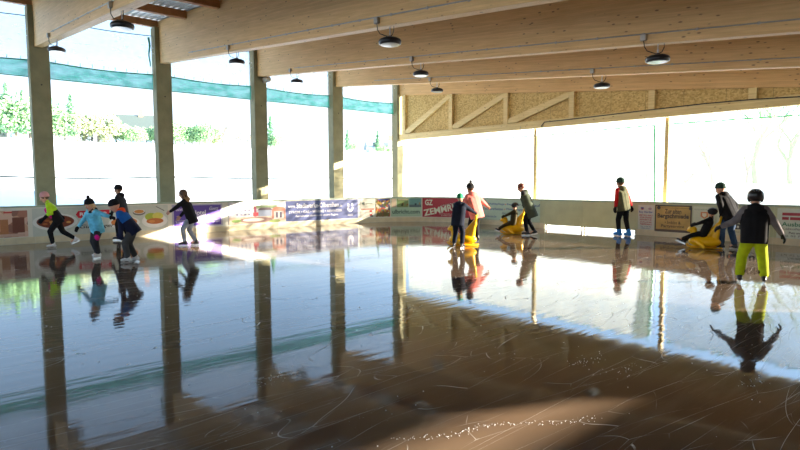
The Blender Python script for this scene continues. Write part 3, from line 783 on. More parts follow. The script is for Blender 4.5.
F_RED = fab('red', 196, 34, 36); F_VEST = fab('green_grey_vest', 92, 92, 66); F_GREY = fab('grey_sleeve', 112, 106, 106, .25); F_LIMEP = fab('lime_trousers', 178, 196, 24); F_GREENB = fab('dark_green_beanie', 36, 60, 48)
F_INK = fab('ink_navy', 22, 28, 42); F_FUR = fab('fur_trim', 150, 122, 88, .3); F_TEAL = fab('teal', 40, 140, 140)
SK_WHITE = mat('skate_white', (.72, .72, .70, 1), .35); SK_BLACK = mat('skate_black', (.02, .02, .022, 1), .4); SK_BLUE = mat('skate_blue', srgb(20, 130, 220), .3)
HAIRB = mat('hair_brown', srgb(92, 64, 42), .5, var=.3, scale=40); HAIRBL = mat('hair_blond', srgb(206, 164, 110), .5, var=.3, scale=40)
YEL = mat('yellow_plastic', srgb(255, 192, 0), .35, var=.04, scale=2)

def ik(a, t, l1, l2, pole):
    d = t-a; L = min(d.length, (l1+l2)*.999); u = d.normalized(); t = a+u*L
    x = (l1*l1-l2*l2+L*L)/(2*L); h = math.sqrt(max(0, l1*l1-x*x))
    p = pole-u*pole.dot(u)
    p = p.normalized() if p.length > 1e-5 else V((0, 1, 0))
    return a+u*x+p*h, t
def hand(w, d, n, side, size, k, m=None):
    """w wrist, d direction of the hand, n palm normal, side towards thumb"""
    P = []; d = d.normalized(); n = (n-d*n.dot(d)).normalized(); s = d.cross(n)*side
    pl = size*.48; r = size*.085*k
    for q in (-.16, -.05, .06, .17): P.append(cap(w+s*q*size*.5, w+d*pl+s*q*size*1.05, r*1.25, r*1.1, m))
    for q, L in ((.19, .40), (.065, .45), (-.06, .41), (-.18, .32)):
        a = w+d*pl+s*q*size*1.1; dd = d.copy()
        for j, fl in enumerate((.38, .34, .28)):
            dd = (dd+n*.38).normalized(); b_ = a+dd*L*size*fl*1.05; P.append(cap(a, b_, r*(.95-.1*j), r*(.88-.1*j), m)); a = b_
    a = w+d*size*.12+s*size*.16; dd = (d*.6+s*.75+n*.3).normalized(); b_ = a+dd*size*.24; P.append(cap(a, b_, r*1.15, r, m))
    dd = (d*.85+s*.25+n*.45).normalized(); P.append(cap(b_, b_+dd*size*.2, r, r*.85, m))
    return P
def person(px, py, az, H, label, lean=10, side=0, pelvis=.93, seat=None, feet=None, hands=None, twist=0, headp=10, heady=0, hs=1.09,
           jacket=None, jm=None, sleeve=None, hem=.06, bulk=1.0, trouser=None, tbulk=1.0, glove=None, skate=SK_WHITE, sk_big=1, hat=None, hatm=None, hairm=None, hairl=0,
           hood=None, panel=None, vest=None, hip=None, extra=None, group=None):
    root = empty('person', (px, py, 0), az, label, 'person', group)
    X, Y, Z = V((1, 0, 0)), V((0, 1, 0)), V((0, 0, 1))
    ank = .045*H+.045
    hz = seat if seat is not None else (.48*H*pelvis+ank)
    hp = V((hip[0] if hip else 0, hip[1] if hip else 0, hz))
    l = math.radians(lean); sd = math.radians(side)
    tu = V((math.sin(l), math.sin(sd)*math.cos(l), math.cos(l)*math.cos(sd))).normalized()
    tw = math.radians(twist); ly = V((-math.sin(tw), math.cos(tw), 0)); ly = (ly-tu*ly.dot(tu)).normalized(); fx = ly.cross(tu)
    chest = hp+tu*.21*H; neck = hp+tu*.315*H
    sw = .105*H; hw = .052*H
    hpv = math.radians(headp); hyv = math.radians(heady)+tw
    hf = V((math.cos(hpv)*math.cos(hyv), math.cos(hpv)*math.sin(hyv), -math.sin(hpv)))
    hl = Z.cross(hf).normalized(); hu = hf.cross(hl)
    HR = Matrix((hf, hl, hu)).transposed()
    ndir = (tu*.5+hu*.5).normalized()
    R = .062*H*hs
    hc = neck+ndir*(.035*H+R*1.05)
    sh = {1: neck-tu*.02*H+ly*sw*.86, -1: neck-tu*.02*H-ly*sw*.86}
    feet = feet or {1: (0.05, .09, 0), -1: (-.05, .09, 0)}; hands = hands or {1: (.12, .2, hz-.02), -1: (.12, .2, hz-.02)}
    J = {}
    for s in (1, -1):
        f = feet[s]; hj = hp+V((0, s*hw, 0))
        t = V((f[0], s*f[1], f[2]+ank)); pole = V((1, s*.12, .1)) if len(f) < 5 else V(f[4])
        kn, t = ik(hj, t, .245*H, .235*H, pole)
        pit_ = math.radians(f[3]) if len(f) > 3 and f[3] is not None else 0
        J['leg', s] = (hj, kn, t, pit_)
        h_ = hands[s]; t = V((h_[0], s*h_[1], h_[2])); pole = V(h_[3]) if len(h_) > 3 else V((-.6, s*.5, -.6))
        el, t = ik(sh[s], t, .165*H, .15*H, pole); J['arm', s] = (sh[s], el, t)
    gl = glove is not None
    # ---- body: one continuous surface
    B = [cap(hp-tu*.02*H+ly*.04*H, chest+ly*.045*H, .062*H, .062*H), cap(hp-tu*.02*H-ly*.04*H, chest-ly*.045*H, .062*H, .062*H),
         cap(sh[1]-ly*.01, sh[-1]+ly*.01, .042*H), cap(chest, neck, .07*H, .045*H), cap(neck, hc, .030*H, .030*H),
         ell(hc+hu*R*.25-hf*R*.05, (R*1.05, R*.86, R*1.0), HR), ell(hc+hf*R*.22-hu*R*.42, (R*.72, R*.66, R*.80), HR),
         cap(hc+hf*R*.95+hu*R*.12, hc+hf*R*1.16-hu*R*.22, R*.10, R*.15), ell(hc+hf*R*.62-hu*R*1.0, (R*.26, R*.3, R*.2), HR),
         ell(hc+hl*R*.84-hf*R*.05, (R*.2, R*.09, R*.28), HR), ell(hc-hl*R*.84-hf*R*.05, (R*.2, R*.09, R*.28), HR)]
    for s in (1, -1):
        a, e_, w = J['arm', s]; B += [cap(a, e_, .030*H, .024*H), cap(e_, w, .024*H, .016*H)]
        d = (w-e_).normalized(); n = -ly*s+Z*-.2
        B += hand(w, d, n, -s, .105*H, .78 if gl else 1.0)
        h, k, t, pt = J['leg', s]; B += [cap(h, k, .050*H, .035*H), cap(k, t, .035*H, .022*H), cap(t, t+V((.07*H*math.cos(pt), 0, -.02*H-.07*H*math.sin(pt))), .02*H, .018*H)]
    organic('body', B, .0125 if gl else .0095, root, SKIN, 1)
    # face
    for s in (1, -1):
        m = MB(); c = hc+hf*R*.84+hl*R*.33*s+hu*R*.12
        q = hf.to_track_quat('Z', 'Y').to_matrix().to_4x4()
        m.lathe([(R*.02, R*.09), (R*.09, R*.06), (R*.13, 0), (R*.09, -R*.06)], EYEW, 12, Matrix.Translation(c) @ q)
        m.lathe([(R*.01, R*.105), (R*.065, R*.08), (R*.07, R*.06)], IRIS, 10, Matrix.Translation(c) @ q); m.build('eye', root, True)
    m = MB(); c = hc+hf*R*.93-hu*R*.52
    m.tube([c-hl*R*.24-hf*R*.07, c-hl*R*.1, c+hl*R*.1, c+hl*R*.24-hf*R*.07], R*.06, LIP, 8); m.build('mouth', root, True)
    # ---- trousers
    tp = min(tbulk, 1.04)*.93
    T = [cap(hp+ly*.035*H-Z*.01*H, hp+tu*.05*H+ly*.035*H, .078*H*tp, .07*H*tp), cap(hp-ly*.035*H-Z*.01*H, hp+tu*.05*H-ly*.035*H, .078*H*tp, .07*H*tp)]
    for s in (1, -1):
        h, k, t, pt = J['leg', s]; e_ = t+(k-t).normalized()*.035*H
        T += [cap(h-Z*.03*H, k, .063*H*min(tbulk, 1.12), .046*H*tbulk), cap(k, e_, .046*H*tbulk, .036*H*tbulk*(1.12 if tbulk > 1.05 else 1))]
        if extra == 'knee_pink': T += [ell(h+(k-h)*.75+V((.01*H, s*.03*H, 0)), (.036*H*tbulk, .036*H*tbulk, .06*H), None, F_PINK)] if s > 0 else []
        if extra == 'black_cuff': T += [cap(e_-(k-t).normalized()*.0, e_+(k-t).normalized()*.02*H-ly*s*.02*H, .038*H*tbulk, .030*H*tbulk, F_BLACK)]
    if jm is not None or True:
        organic('trousers', T, .016, root, trouser, 2)
    # ---- jacket
    b = bulk
    A = [cap(hp-tu*hem*H+ly*.040*H, chest+ly*.050*H, .084*H*b, .078*H*b, jm), cap(hp-tu*hem*H-ly*.040*H, chest-ly*.050*H, .084*H*b, .078*H*b, jm), cap(hp-tu*hem*H, chest, .088*H*b, .084*H*b, jm),
         cap(chest+ly*.05*H, sh[1]-tu*.02*H-ly*.015*H, .075*H*b, .05*H*b, panel or jm), cap(chest-ly*.05*H, sh[-1]-tu*.02*H+ly*.015*H, .075*H*b, .05*H*b, panel or jm), cap(chest, neck-tu*.01*H, .08*H*b, .048*H*b, panel or jm),
         cap(neck, neck+ndir*.028*H, .042*H, .040*H, hood or panel or jm)]
    for s in (1, -1):
        a, e_, w = J['arm', s]; sm = sleeve or jm
        um = (panel if panel and not sleeve else sm)
        A += [cap(a, e_, .044*H*b, .037*H*b, um), cap(e_, w-(w-e_).normalized()*.012*H, .037*H*b, .027*H*b, sm)]
    if extra == 'pink_front': A += [cap(chest+fx*.06*H+ly*.03*H, hp+tu*.10*H+fx*.06*H+ly*.05*H, .05*H, .04*H, F_PINK), cap(J['arm', 1][0]+fx*.03*H, J['arm', 1][0]*.4+J['arm', 1][1]*.6+fx*.03*H, .02*H, .02*H, F_PINK)]
    if hood:
        A += [ell(neck-fx*.045*H-tu*.0*H, (.05*H, .072*H, .05*H), Matrix((fx, ly, tu)).transposed(), hood), cap(neck-fx*.02*H+ly*.05*H+tu*.01*H, neck-fx*.02*H-ly*.05*H+tu*.01*H, .03*H, None, hood)]
    organic('jacket', A, .015, root, jm, 2, cut=[(hp-tu*(hem*H+.03*H), -tu)] if seat is None else None, bias=.035, nobias=sleeve)
    if vest:
        Vv = [cap(hp-tu*.03*H+ly*.042*H, chest+ly*.052*H, .095*H*b, .088*H*b), cap(hp-tu*.03*H-ly*.042*H, chest-ly*.052*H, .095*H*b, .088*H*b), cap(hp-tu*.03*H, chest, .1*H*b, .094*H*b),
              cap(chest+ly*.04*H, sh[1]-tu*.01*H-ly*.04*H, .088*H*b, .05*H*b), cap(chest-ly*.04*H, sh[-1]-tu*.01*H+ly*.04*H, .088*H*b, .05*H*b), cap(chest, neck-tu*.01*H, .09*H*b, .055*H*b)]
        organic('vest', Vv, .015, root, vest, 2)
    # ---- gloves
    if gl:
        for s in (1, -1):
            a, e_, w = J['arm', s]; d = (w-e_).normalized(); n = -ly*s+Z*-.2
            organic('glove', hand(w, d, n, -s, .112*H, 1.3)+[cap(w-d*.03*H, w+d*.01, .026*H, .024*H)], .010, root, glove, 1)
    # ---- skates
    for s in (1, -1):
        h, k, t, pt = J['leg', s]
        fd = V((math.cos(pt), .12*s, -math.sin(pt))).normalized(); fl_ = Z.cross(fd).normalized(); fu = fd.cross(fl_)
        a = t; k_ = sk_big; lift = .045*H
        sole = a-fu*(lift)
        P = [cap(sole-fd*.035*H+fu*.020*H, sole+fd*.085*H+fu*.018*H, .021*H*k_, .019*H*k_), cap(sole-fd*.02*H+fu*.02*H, a+(k-t).normalized()*.035*H-fd*.006*H, .026*H*k_, .030*H*k_), cap(sole+fd*.01*H+fu*.03*H, sole+fd*.07*H+fu*.022*H, .024*H*k_, .020*H*k_)]
        bt = organic('ice_skate', P, .011, root, skate, 1)
        m = MB(); Rm = Matrix((fd, fl_, fu)).transposed().to_4x4(); M = Matrix.Translation(sole) @ Rm
        Lf = .07*H
        m.box(-.8*Lf, 1.45*Lf, -.004, .004, -.045, -.020, STEEL, M); m.box(-.55*Lf, -.15*Lf, -.008, .008, -.022, .004, STEEL, M); m.box(.6*Lf, 1.05*Lf, -.008, .008, -.022, .004, STEEL, M)
        m.build('blade', bt)
    # ---- hair and hats
    if hairm:
        Hh = [ell(hc+hu*R*.30-hf*R*.14, (R*1.08, R*.95, R*1.02), HR)]
        if hairl:
            for s in (1, -1): Hh.append(cap(hc+hl*R*.75*s-hf*R*.1, hc+hl*R*.8*s-hu*R*(1+hairl)+hf*R*.15, R*.26, R*.14))
            Hh.append(cap(hc-hf*R*.7, hc-hf*R*.75-hu*R*(.6+hairl), R*.55, R*.35))
        organic('hair', Hh, .012, root, hairm, 2)
    if hat in ('beanie', 'pompom'):
        ax = (hu*.93-hf*.30).normalized(); yy = hl; xx = yy.cross(ax); Rb = Matrix((xx, yy, ax)).transposed(); c = hc+ax*R*.38
        P = [ell(c+ax*R*.30, (R*1.12, R*1.02, R*.98), Rb)]
        rim = [c+xx*R*1.02*math.cos(q)+yy*R*.93*math.sin(q) for q in [2*PI*i/14 for i in range(14)]]
        P += [cap(rim[i], rim[(i+1) % 14], R*.2) for i in range(14)]
        hb = organic('beanie', P, .0125, root, hatm, 2)
        if hat == 'pompom': organic('pompom', [ell(c+ax*R*1.5, (R*.42,)*3)]+[ell(c+ax*R*1.5+V((math.cos(i*2.4), math.sin(i*2.4), math.cos(i*1.7)))*R*.3, (R*.15,)*3) for i in range(10)], .012, hb, hatm, 1)
    if hat == 'helmet':
        P = [ell(hc+hu*R*.45-hf*R*.08, (R*1.38, R*1.2, R*1.12), HR), cap(hc+hf*R*1.1+hu*R*.6-hl*R*.4, hc+hf*R*1.1+hu*R*.6+hl*R*.4, R*.25)]
        for s in (1, -1): P.append(cap(hc+hl*R*.98*s, hc+hl*R*.9*s-hu*R*.5, R*.25, R*.18))
        hb = organic('helmet', P, .013, root, hatm or BLACK, 2)
        m = MB()
        for a0 in (-.5, 0, .5):
            m.tube([hc+hu*R*.45-hf*R*.08+HR @ V((R*1.40*math.sin(q), R*1.22*math.sin(a0)*math.cos(q), R*1.13*math.cos(a0)*math.cos(q))) for q in [-1.1+.22*i for i in range(11)]], R*.07, mat('helmet_stripe', (.2, .24, .25, 1), .3), 6)
        m.build('vent_strip', hb)
        m = MB(); m.tube([hc+hl*R*.98-hu*R*.5, hc-hu*R*1.2+hf*R*.3, hc-hl*R*.98-hu*R*.5], R*.07, BLACK, 6); m.build('chin_strap', hb)
    return root

def az(px, rel): return math.radians(138.8+rel)+math.atan((400-px)/557.8)
def along(p, a, f, l=0):   # world point offset in a person's frame
    return V((p[0]+math.cos(a)*f-math.sin(a)*l, p[1]+math.sin(a)*f+math.cos(a)*l))

# left group
person(-17.91, 3.0, az(55, 88), 1.56, 'person in pink beanie and black and lime jacket skating left, rear leg kicked back', lean=25, pelvis=.93, hip=(-.03, 0),
       feet={1: (.10, .05, 0), -1: (-.44, .08, .12, 24)}, hands={1: (.30, .18, .82), -1: (-.12, .42, .86)}, headp=22, jm=F_BLACK, panel=F_LIME, extra='pink_front',
       trouser=F_BLACK, skate=SK_WHITE, hat='beanie', hatm=F_ROSE, glove=F_BLACK, hairm=HAIRB)
person(-14.88, 3.33, az(92, 125), 1.36, 'child in light blue jacket and black pompom hat with arms spread', lean=14, pelvis=.96, hip=(-.0, 0),
       feet={1: (.06, .09, 0), -1: (-.06, .09, 0)}, hands={1: (.0, .64, .98, (-.2, .3, -1)), -1: (.36, .32, .62)}, headp=28, hs=1.2, jm=F_SKY, trouser=F_DARK, tbulk=1.15, bulk=1.12, hood=F_DARK,
       skate=SK_WHITE, sk_big=1.2, hat='pompom', hatm=F_BLACK, glove=F_BLACK, hairm=HAIRBL, hairl=1.4, extra='knee_pink')
person(-19.0, 5.0, az(121, 70), 1.66, 'person in plain black jacket and black beanie standing behind the bent child', lean=8, pelvis=.97,
       feet={1: (.12, .09, 0), -1: (-.10, .09, 0)}, hands={1: (.25, .2, .85), -1: (.1, .25, .8)}, headp=12, jm=F_DARK, trouser=F_BLACK, skate=SK_BLACK, hat='beanie', hatm=F_BLACK, glove=F_BLACK, hood=F_BLACK, bulk=1.1, hairm=HAIRB)
person(-13.5, 3.7, az(126, 82), 1.46, 'child bending forward in navy jacket with orange and blue shoulders and grey trousers', lean=34, pelvis=.94, hip=(-.05, 0),
       feet={1: (.06, .09, 0), -1: (-.08, .07, 0)}, hands={1: (.16, .14, .56), -1: (.24, .12, .56)}, headp=34, hs=1.18, jm=F_NAVY, panel=F_BLUE, sleeve=F_NAVY, hood=F_ORANGE, trouser=F_GREYT, bulk=1.15, tbulk=1.1,
       skate=SK_WHITE, sk_big=1.15, hat='beanie', hatm=F_BLACK, glove=F_NAVY)
person(-15.95, 5.95, az(188, 75), 1.62, 'skater in black jacket with fur trimmed hood and light jeans reaching one arm forward', lean=18, pelvis=.92, hip=(-.06, 0),
       feet={1: (.12, .08, 0), -1: (-.16, .08, 0)}, hands={1: (.56, .06, .94), -1: (.28, .16, .84)}, headp=14, jm=F_BLACK, hood=F_FUR, trouser=F_JEANL, hem=.09, skate=SK_BLACK, hairm=HAIRB, hairl=.4)

# skating aids
def seal():
    root = empty('skating_aid')
    P = [ell((.0, 0, .18), (.40, .20, .16)), cap((.20, 0, .24), (.27, 0, .44), .12, .09), ell((.30, 0, .50), (.115, .095, .095)), ell((.39, 0, .47), (.06, .058, .048)),
         cap((-.02, 0, .24), (-.33, 0, .70), .12, .045), cap((-.22, 0, .16), (-.33, 0, .66), .12, .05), cap((-.34, 0, .60), (-.36, 0, .84), .055, .032),
         cap((-.35, .03, .72), (-.38, .17, .86), .035, .028), cap((-.35, -.03, .72), (-.38, -.17, .86), .035, .028), cap((-.38, -.22, .87), (-.38, .22, .87), .022),
         cap((.12, .17, .16), (-.02, .32, .05), .06, .045), cap((.12, -.17, .16), (-.02, -.32, .05), .06, .045)]
    organic('shell', P, .014, root, YEL, 3)
    for s in (1, -1):
        m = MB(); m.tube([(-.44, s*.13, .028), (.32, s*.13, .028), (.40, s*.13, .06), (.43, s*.13, .12)], .018, YEL, 8); m.build('runner', root, True)
        m = MB(); m.lathe([(.002, .012), (.014, .006), (.016, 0)], BLACK, 10, Matrix.Translation((.355, s*.075, .54)) @ Matrix.Rotation(-s*PI/3, 4, 'X') @ Matrix.Rotation(.6, 4, 'Y')); m.build('eye', root, True)
    m = MB(); m.lathe([(.002, .014), (.014, .006), (.016, -.004)], BLACK, 10, Matrix.Translation((.448, 0, .49)) @ Matrix.Rotation(PI/2, 4, 'Y')); m.build('nose', root, True)
    return root
ps = seal()
sealpos = [((-10.70, 11.75), 459, 82, 'yellow animal shaped skating aid held by the child in green hat'), ((-11.98, 15.72), 509, 88, 'yellow skating aid carrying the child in olive clothes'),
           ((-5.85, 16.05), 703, 84, 'yellow skating aid carrying the child in black, before the man in jeans')]
SE = []
for k, (p, px, rel, L) in enumerate(sealpos):
    o = ps if k == 0 else copy_tree(ps); a = az(px, rel)
    o.location = (p[0], p[1], 0); o.rotation_euler = (0, 0, a); tag(o, L, 'skating aid'); SE.append((p, a))
# P6 child with green hat, from behind, hands on the handle
def hand_at(root_p, a, w, s, z):
    d = V((w[0]-root_p[0], w[1]-root_p[1])); return (d.x*math.cos(a)+d.y*math.sin(a), s*(-d.x*math.sin(a)+d.y*math.cos(a)), z)
p6 = (-10.42, 11.25); a6 = az(458, -25)
h1 = along(SE[0][0], SE[0][1], -.40, .18); h2 = along(SE[0][0], SE[0][1], -.40, -.10)
person(*p6, a6, 1.42, 'child in navy jacket and green patterned hat leaning on a yellow skating aid', lean=14, pelvis=.97, hip=(-.02, 0),
       feet={1: (.02, .13, 0), -1: (-.03, .13, 0)}, hands={1: hand_at(p6, a6, h2, 1, .92), -1: hand_at(p6, a6, h1, -1, .92)}, headp=12, hs=1.08, jm=F_INK, trouser=F_INK, hem=.09, tbulk=1.1, bulk=1.12, hood=F_INK,
       skate=SK_BLACK, hat='beanie', hatm=F_GREENH, glove=F_BLACK)
person(-11.15, 12.75, az(471, 35), 1.70, 'person in coral pink coat and dark pompom beanie reaching one arm to the right', lean=14, side=9, pelvis=.97, hip=(0, -.05),
       feet={1: (.03, .09, 0), -1: (-.04, .09, 0)}, hands={1: (.30, .2, 1.0), -1: (.10, .66, .98, (-.4, -.3, -1))}, headp=12, jm=F_CORAL, hem=.095, bulk=1.15, trouser=F_BLACK, skate=SK_BLACK, hat='pompom', hatm=F_DARK, hood=F_CORAL, sleeve=None, hairm=HAIRB)
m = MB(); m.lathe([(.17, 0), (.18, .02), (.15, .36), (.16, .38), (.13, .38), (.12, .05)], mat('teal_plastic', srgb(40, 150, 150), .4), 20)
o = m.build('plastic_tub', smooth=True); o.location = (-15.75, 18.05, 0); tag(o, 'teal plastic tub against the boards behind the coral pink coat', 'tub')
# P9 pushing P8
p9 = (-11.18, 15.62); a9 = az(531, 84)
h1 = along(SE[1][0], SE[1][1], -.39, .18); h2 = along(SE[1][0], SE[1][1], -.39, -.18)
person(*p9, a9, 1.74, 'person in long dark green padded coat bending to push the sitting child', lean=22, pelvis=.97, hip=(.04, 0),
       feet={1: (.10, .08, 0), -1: (-.12, .09, .03, 15)}, hands={1: hand_at(p9, a9, h1, 1, .93), -1: hand_at(p9, a9, h2, -1, .93)}, headp=30, jm=F_MOSS, hem=.17, bulk=1.22, trouser=F_BLACK, skate=SK_BLACK, hood=F_MOSS, hairm=mat('hair_auburn', srgb(110, 50, 36), .5), glove=F_BLACK, sleeve=F_DARK)
def rider(k, H, label, **kw):
    p, a = SE[k]; q = along(p, a, -.02)
    return person(q.x, q.y, a, H, label, lean=-6, seat=.44, feet={1: (.50, .17, .08, -20, (.4, .5, 1)), -1: (.48, .17, .06, -20, (.4, -.5, 1))}, **kw)
rider(1, 1.2, 'small child in olive snowsuit riding on a yellow skating aid', hands={1: (.30, .14, .62), -1: (.30, .14, .62)}, headp=5, hs=1.2, jm=F_OLIVE, trouser=F_OLIVE, bulk=1.15, tbulk=1.1, skate=SK_BLACK, hat='helmet', hatm=F_DARK, glove=F_OLIVE)
p_, a_ = SE[2]
q = along(p_, a_, .0)
person(q.x, q.y, a_, 1.24, 'child in black snowsuit leaning back on a yellow skating aid with legs stretched out', lean=-20, seat=.46, feet={1: (.60, .16, .10, -25, (.3, .3, 1)), -1: (.54, .16, .06, -25, (.3, -.3, 1))},
       hands={1: (.36, .22, .58), -1: (.32, .2, .6)}, headp=0, hs=1.15, jm=F_BLACK, trouser=F_BLACK, bulk=1.1, tbulk=1.1, skate=SK_BLACK, hat='helmet', hatm=F_DARK, glove=F_BLACK)
# P10
person(-8.95, 17.62, az(623, 48), 1.84, 'man in red sleeves, grey green vest and bright blue skates walking along the boards', lean=12, pelvis=.98,
       feet={1: (.10, .08, 0), -1: (-.14, .10, 0)}, hands={1: (.06, .32, .86), -1: (-.10, .30, .88)}, headp=14, jm=F_VEST, sleeve=F_RED, hood=F_VEST, trouser=F_BLACK, skate=SK_BLUE, sk_big=1.45, hat='beanie', hatm=F_GREENB, glove=F_BLACK, hairm=HAIRB)
# P12
p12 = (-5.35, 16.25); a12 = az(724, 52)
h1 = along(SE[2][0], SE[2][1], -.38, .10)
person(*p12, a12, 1.74, 'man in black jacket and dark jeans holding the yellow aid of the sitting child', lean=27, pelvis=.97, hip=(-.04, 0),
       feet={1: (.10, .10, 0), -1: (-.12, .12, 0)}, hands={1: hand_at(p12, a12, h1, 1, .93), -1: (.0, .30, .92)}, headp=18, jm=F_BLACK, bulk=1.15, trouser=F_JEAND, tbulk=1.1, skate=SK_BLACK, hat='beanie', hatm=F_GREENB, glove=F_BLACK, hood=F_BLACK)
# P13
person(-3.25, 11.15, az(754, 6), 1.60, 'child in lime trousers, black vest and helmet seen from behind with arms held out', lean=5, pelvis=.93,
       feet={1: (.0, .20, 0), -1: (.02, .18, 0)}, hands={1: (.12, .50, .98, (-.3, .3, -1)), -1: (.06, .46, .80, (-.3, -.8, .3))}, headp=10, jm=F_BLACK, sleeve=F_GREY, hood=F_BLACK, trouser=F_LIMEP, tbulk=1.22, bulk=1.12, skate=SK_BLACK, hat='helmet', hatm=BLACK, glove=F_BLACK, extra='black_cuff', hem=.05)

# ------------------------------------------------------------------ ice shavings
mb = MB(); CH = mat('ice_shaving', (.85, .87, .88, 1), .5, var=.03)
def flake(x, y, r):
    k = random.randint(4, 6); a0 = random.random()*6
    pts = [(x+r*random.uniform(.5, 1)*math.cos(a0+2*PI*i/k), y+r*random.uniform(.5, 1)*math.sin(a0+2*PI*i/k), .001) for i in range(k)]
    mb.raw(pts+[(p[0], p[1], .004+r*.2) for p in pts], [tuple(range(k, 2*k))]+[(i, (i+1) % k, (i+1) % k+k, i+k) for i in range(k)], CH)
def clump(x, y, n, sp, sz=.006):
    for _ in range(n): flake(x+random.gauss(0, sp), y+random.gauss(0, sp*2), random.uniform(.3, 1)*sz)
for x, y, n in ((-4.55, 2.45, 40), (-4.1, 6.5, 26), (-5.9, 5.3, 18), (-2.9, 5.0, 30), (-2.5, 5.05, 24), (-7.3, 4.6, 26), (-1.9, 7.4, 16), (-6.5, 7.9, 16), (-1.6, 5.6, 20)): clump(x, y, n, .06)
for k in range(260):                                        # a dusty trail
    t = k/260
    if k % 2: flake(-2.9+.75*t+random.gauss(0, .02)+.05*math.sin(t*9), 2.45+1.4*t+random.gauss(0, .02), random.uniform(.0015, .004))
for k in range(420): flake(random.uniform(-12, 0), random.uniform(1, 11), random.uniform(.002, .007))
tag(mb.build('ice_shavings'), 'white crumbs of shaved ice scattered on the near ice', 'ice crumbs', kind='stuff')

# ------------------------------------------------------------------ trees, houses beyond
BARK = mat('bark', srgb(124, 116, 104), .9, var=.2); BARKG = mat('mossy_bark', srgb(100, 136, 90), .9, var=.2)
NEED = mat('conifer_needles', srgb(100, 146, 108), .9, var=.2, scale=1.5); LEAF = mat('hedge_leaves', srgb(132, 168, 120), .9, var=.2, scale=1.5); LEAF2 = mat('pale_brush', srgb(162, 172, 132), .9, var=.2, scale=1.5)  # greens lightened in the colour itself to stand in for mist
def cards(mb, n, fn, size, m):
    for _ in range(n):
        p = fn(); a = V((random.gauss(0, 1), random.gauss(0, 1), random.gauss(0, 1))).normalized(); b = a.cross(V((random.gauss(0, 1), random.gauss(0, 1), random.gauss(0, 1)))).normalized()
        s = size*random.uniform(.5, 1.3)
        mb.raw([p+a*s, p+b*s*.7, p-a*s, p-b*s*.7], [(0, 1, 2, 3)], m)
def conifer():
    r = empty('conifer'); m = MB(); m.tube([(0, 0, -.3), (0, 0, 6.8)], .16, BARK, 6, taper=.2); m.build('trunk', r)
    m = MB()
    def fn():
        z = random.random()**1.3*6.2+.8; R = (7.2-z)*.27*(.75+.35*math.sin(z*5)); a = random.random()*2*PI; q = R*random.uniform(.3, 1); return V((q*math.cos(a), q*math.sin(a), z-.12*q))
    cards(m, 1700, fn, .17, NEED); m.build('crown', r); return r
def bush(mt, cnt=900):
    r = empty('leafy_tree'); m = MB(); m.tube([(0, 0, -.3), (.1, 0, 2.4)], .14, BARK, 6, taper=.6); m.tube([(0.05, 0, 1), (-.7, .2, 2.9)], .08, BARK, 5, taper=.5); m.build('trunk', r)
    bl = [(random.uniform(-1.5, 1.5), random.uniform(-1, 1), random.uniform(.3, 3.4), random.uniform(.7, 1.3)) for _ in range(13)]
    def fn():
        x, y, z, q = random.choice(bl); d = V((random.gauss(0, 1), random.gauss(0, 1), random.gauss(0, 1))).normalized(); return V((x, y, z))+d*q*random.uniform(.5, 1)
    m = MB(); cards(m, int(cnt*2), fn, .17, mt); m.build('crown', r); return r
def bare(seed, H=6, forks=2, r0=.16, m_=None, name='bare_tree', depth=6):
    rnd = random.Random(seed); root = empty(name); t = MB(); b = MB(); m_ = m_ or BARK
    def grow(p, d, L, r, lv, mb):
        pts = [p]; 
        for k in range(3):
            d = (d+V((rnd.gauss(0, .09), rnd.gauss(0, .09), rnd.gauss(0, .05)+.02))).normalized(); p = p+d*L/3; pts.append(p)
        mb.tube(pts, r, m_, 6 if lv < 2 else 3, taper=.68, cap=False)
        if lv >= depth: return
        for k in range(2 if lv else forks+1 if forks > 1 else 2):
            a = V((rnd.gauss(0, 1), rnd.gauss(0, 1), rnd.gauss(0, .4))); nd = (d+a.normalized()*rnd.uniform(.35, .75)).normalized()
            grow(p, nd, L*rnd.uniform(.68, .88), r*.66, lv+1, b)
    grow(V((0, 0, -.3)), V((0, 0, 1)), H*.26, r0, 0, t)
    t.build('trunk', root); b.build('branches', root); return root
def put(o, x, y, s, label, cat='tree', group=None, rz=None, dz=0):
    o.location = (x, y, ground_z(x, y)+dz); o.scale = (s, s, s); o.rotation_euler = (0, 0, rz if rz is not None else random.random()*6); tag(o, label, cat, group)
used = {}
protos = {'c': conifer(), 'b': bush(LEAF), 'p': bush(LEAF2, 600), 'n': bare(3, 6, depth=5)}
def plant(k, *a, **kw):
    o = protos[k] if k not in used else copy_tree(protos[k]); used[k] = 1; put(o, *a, **kw)
def crest(y_at70, d): return (-d, y_at70*d/70.0)
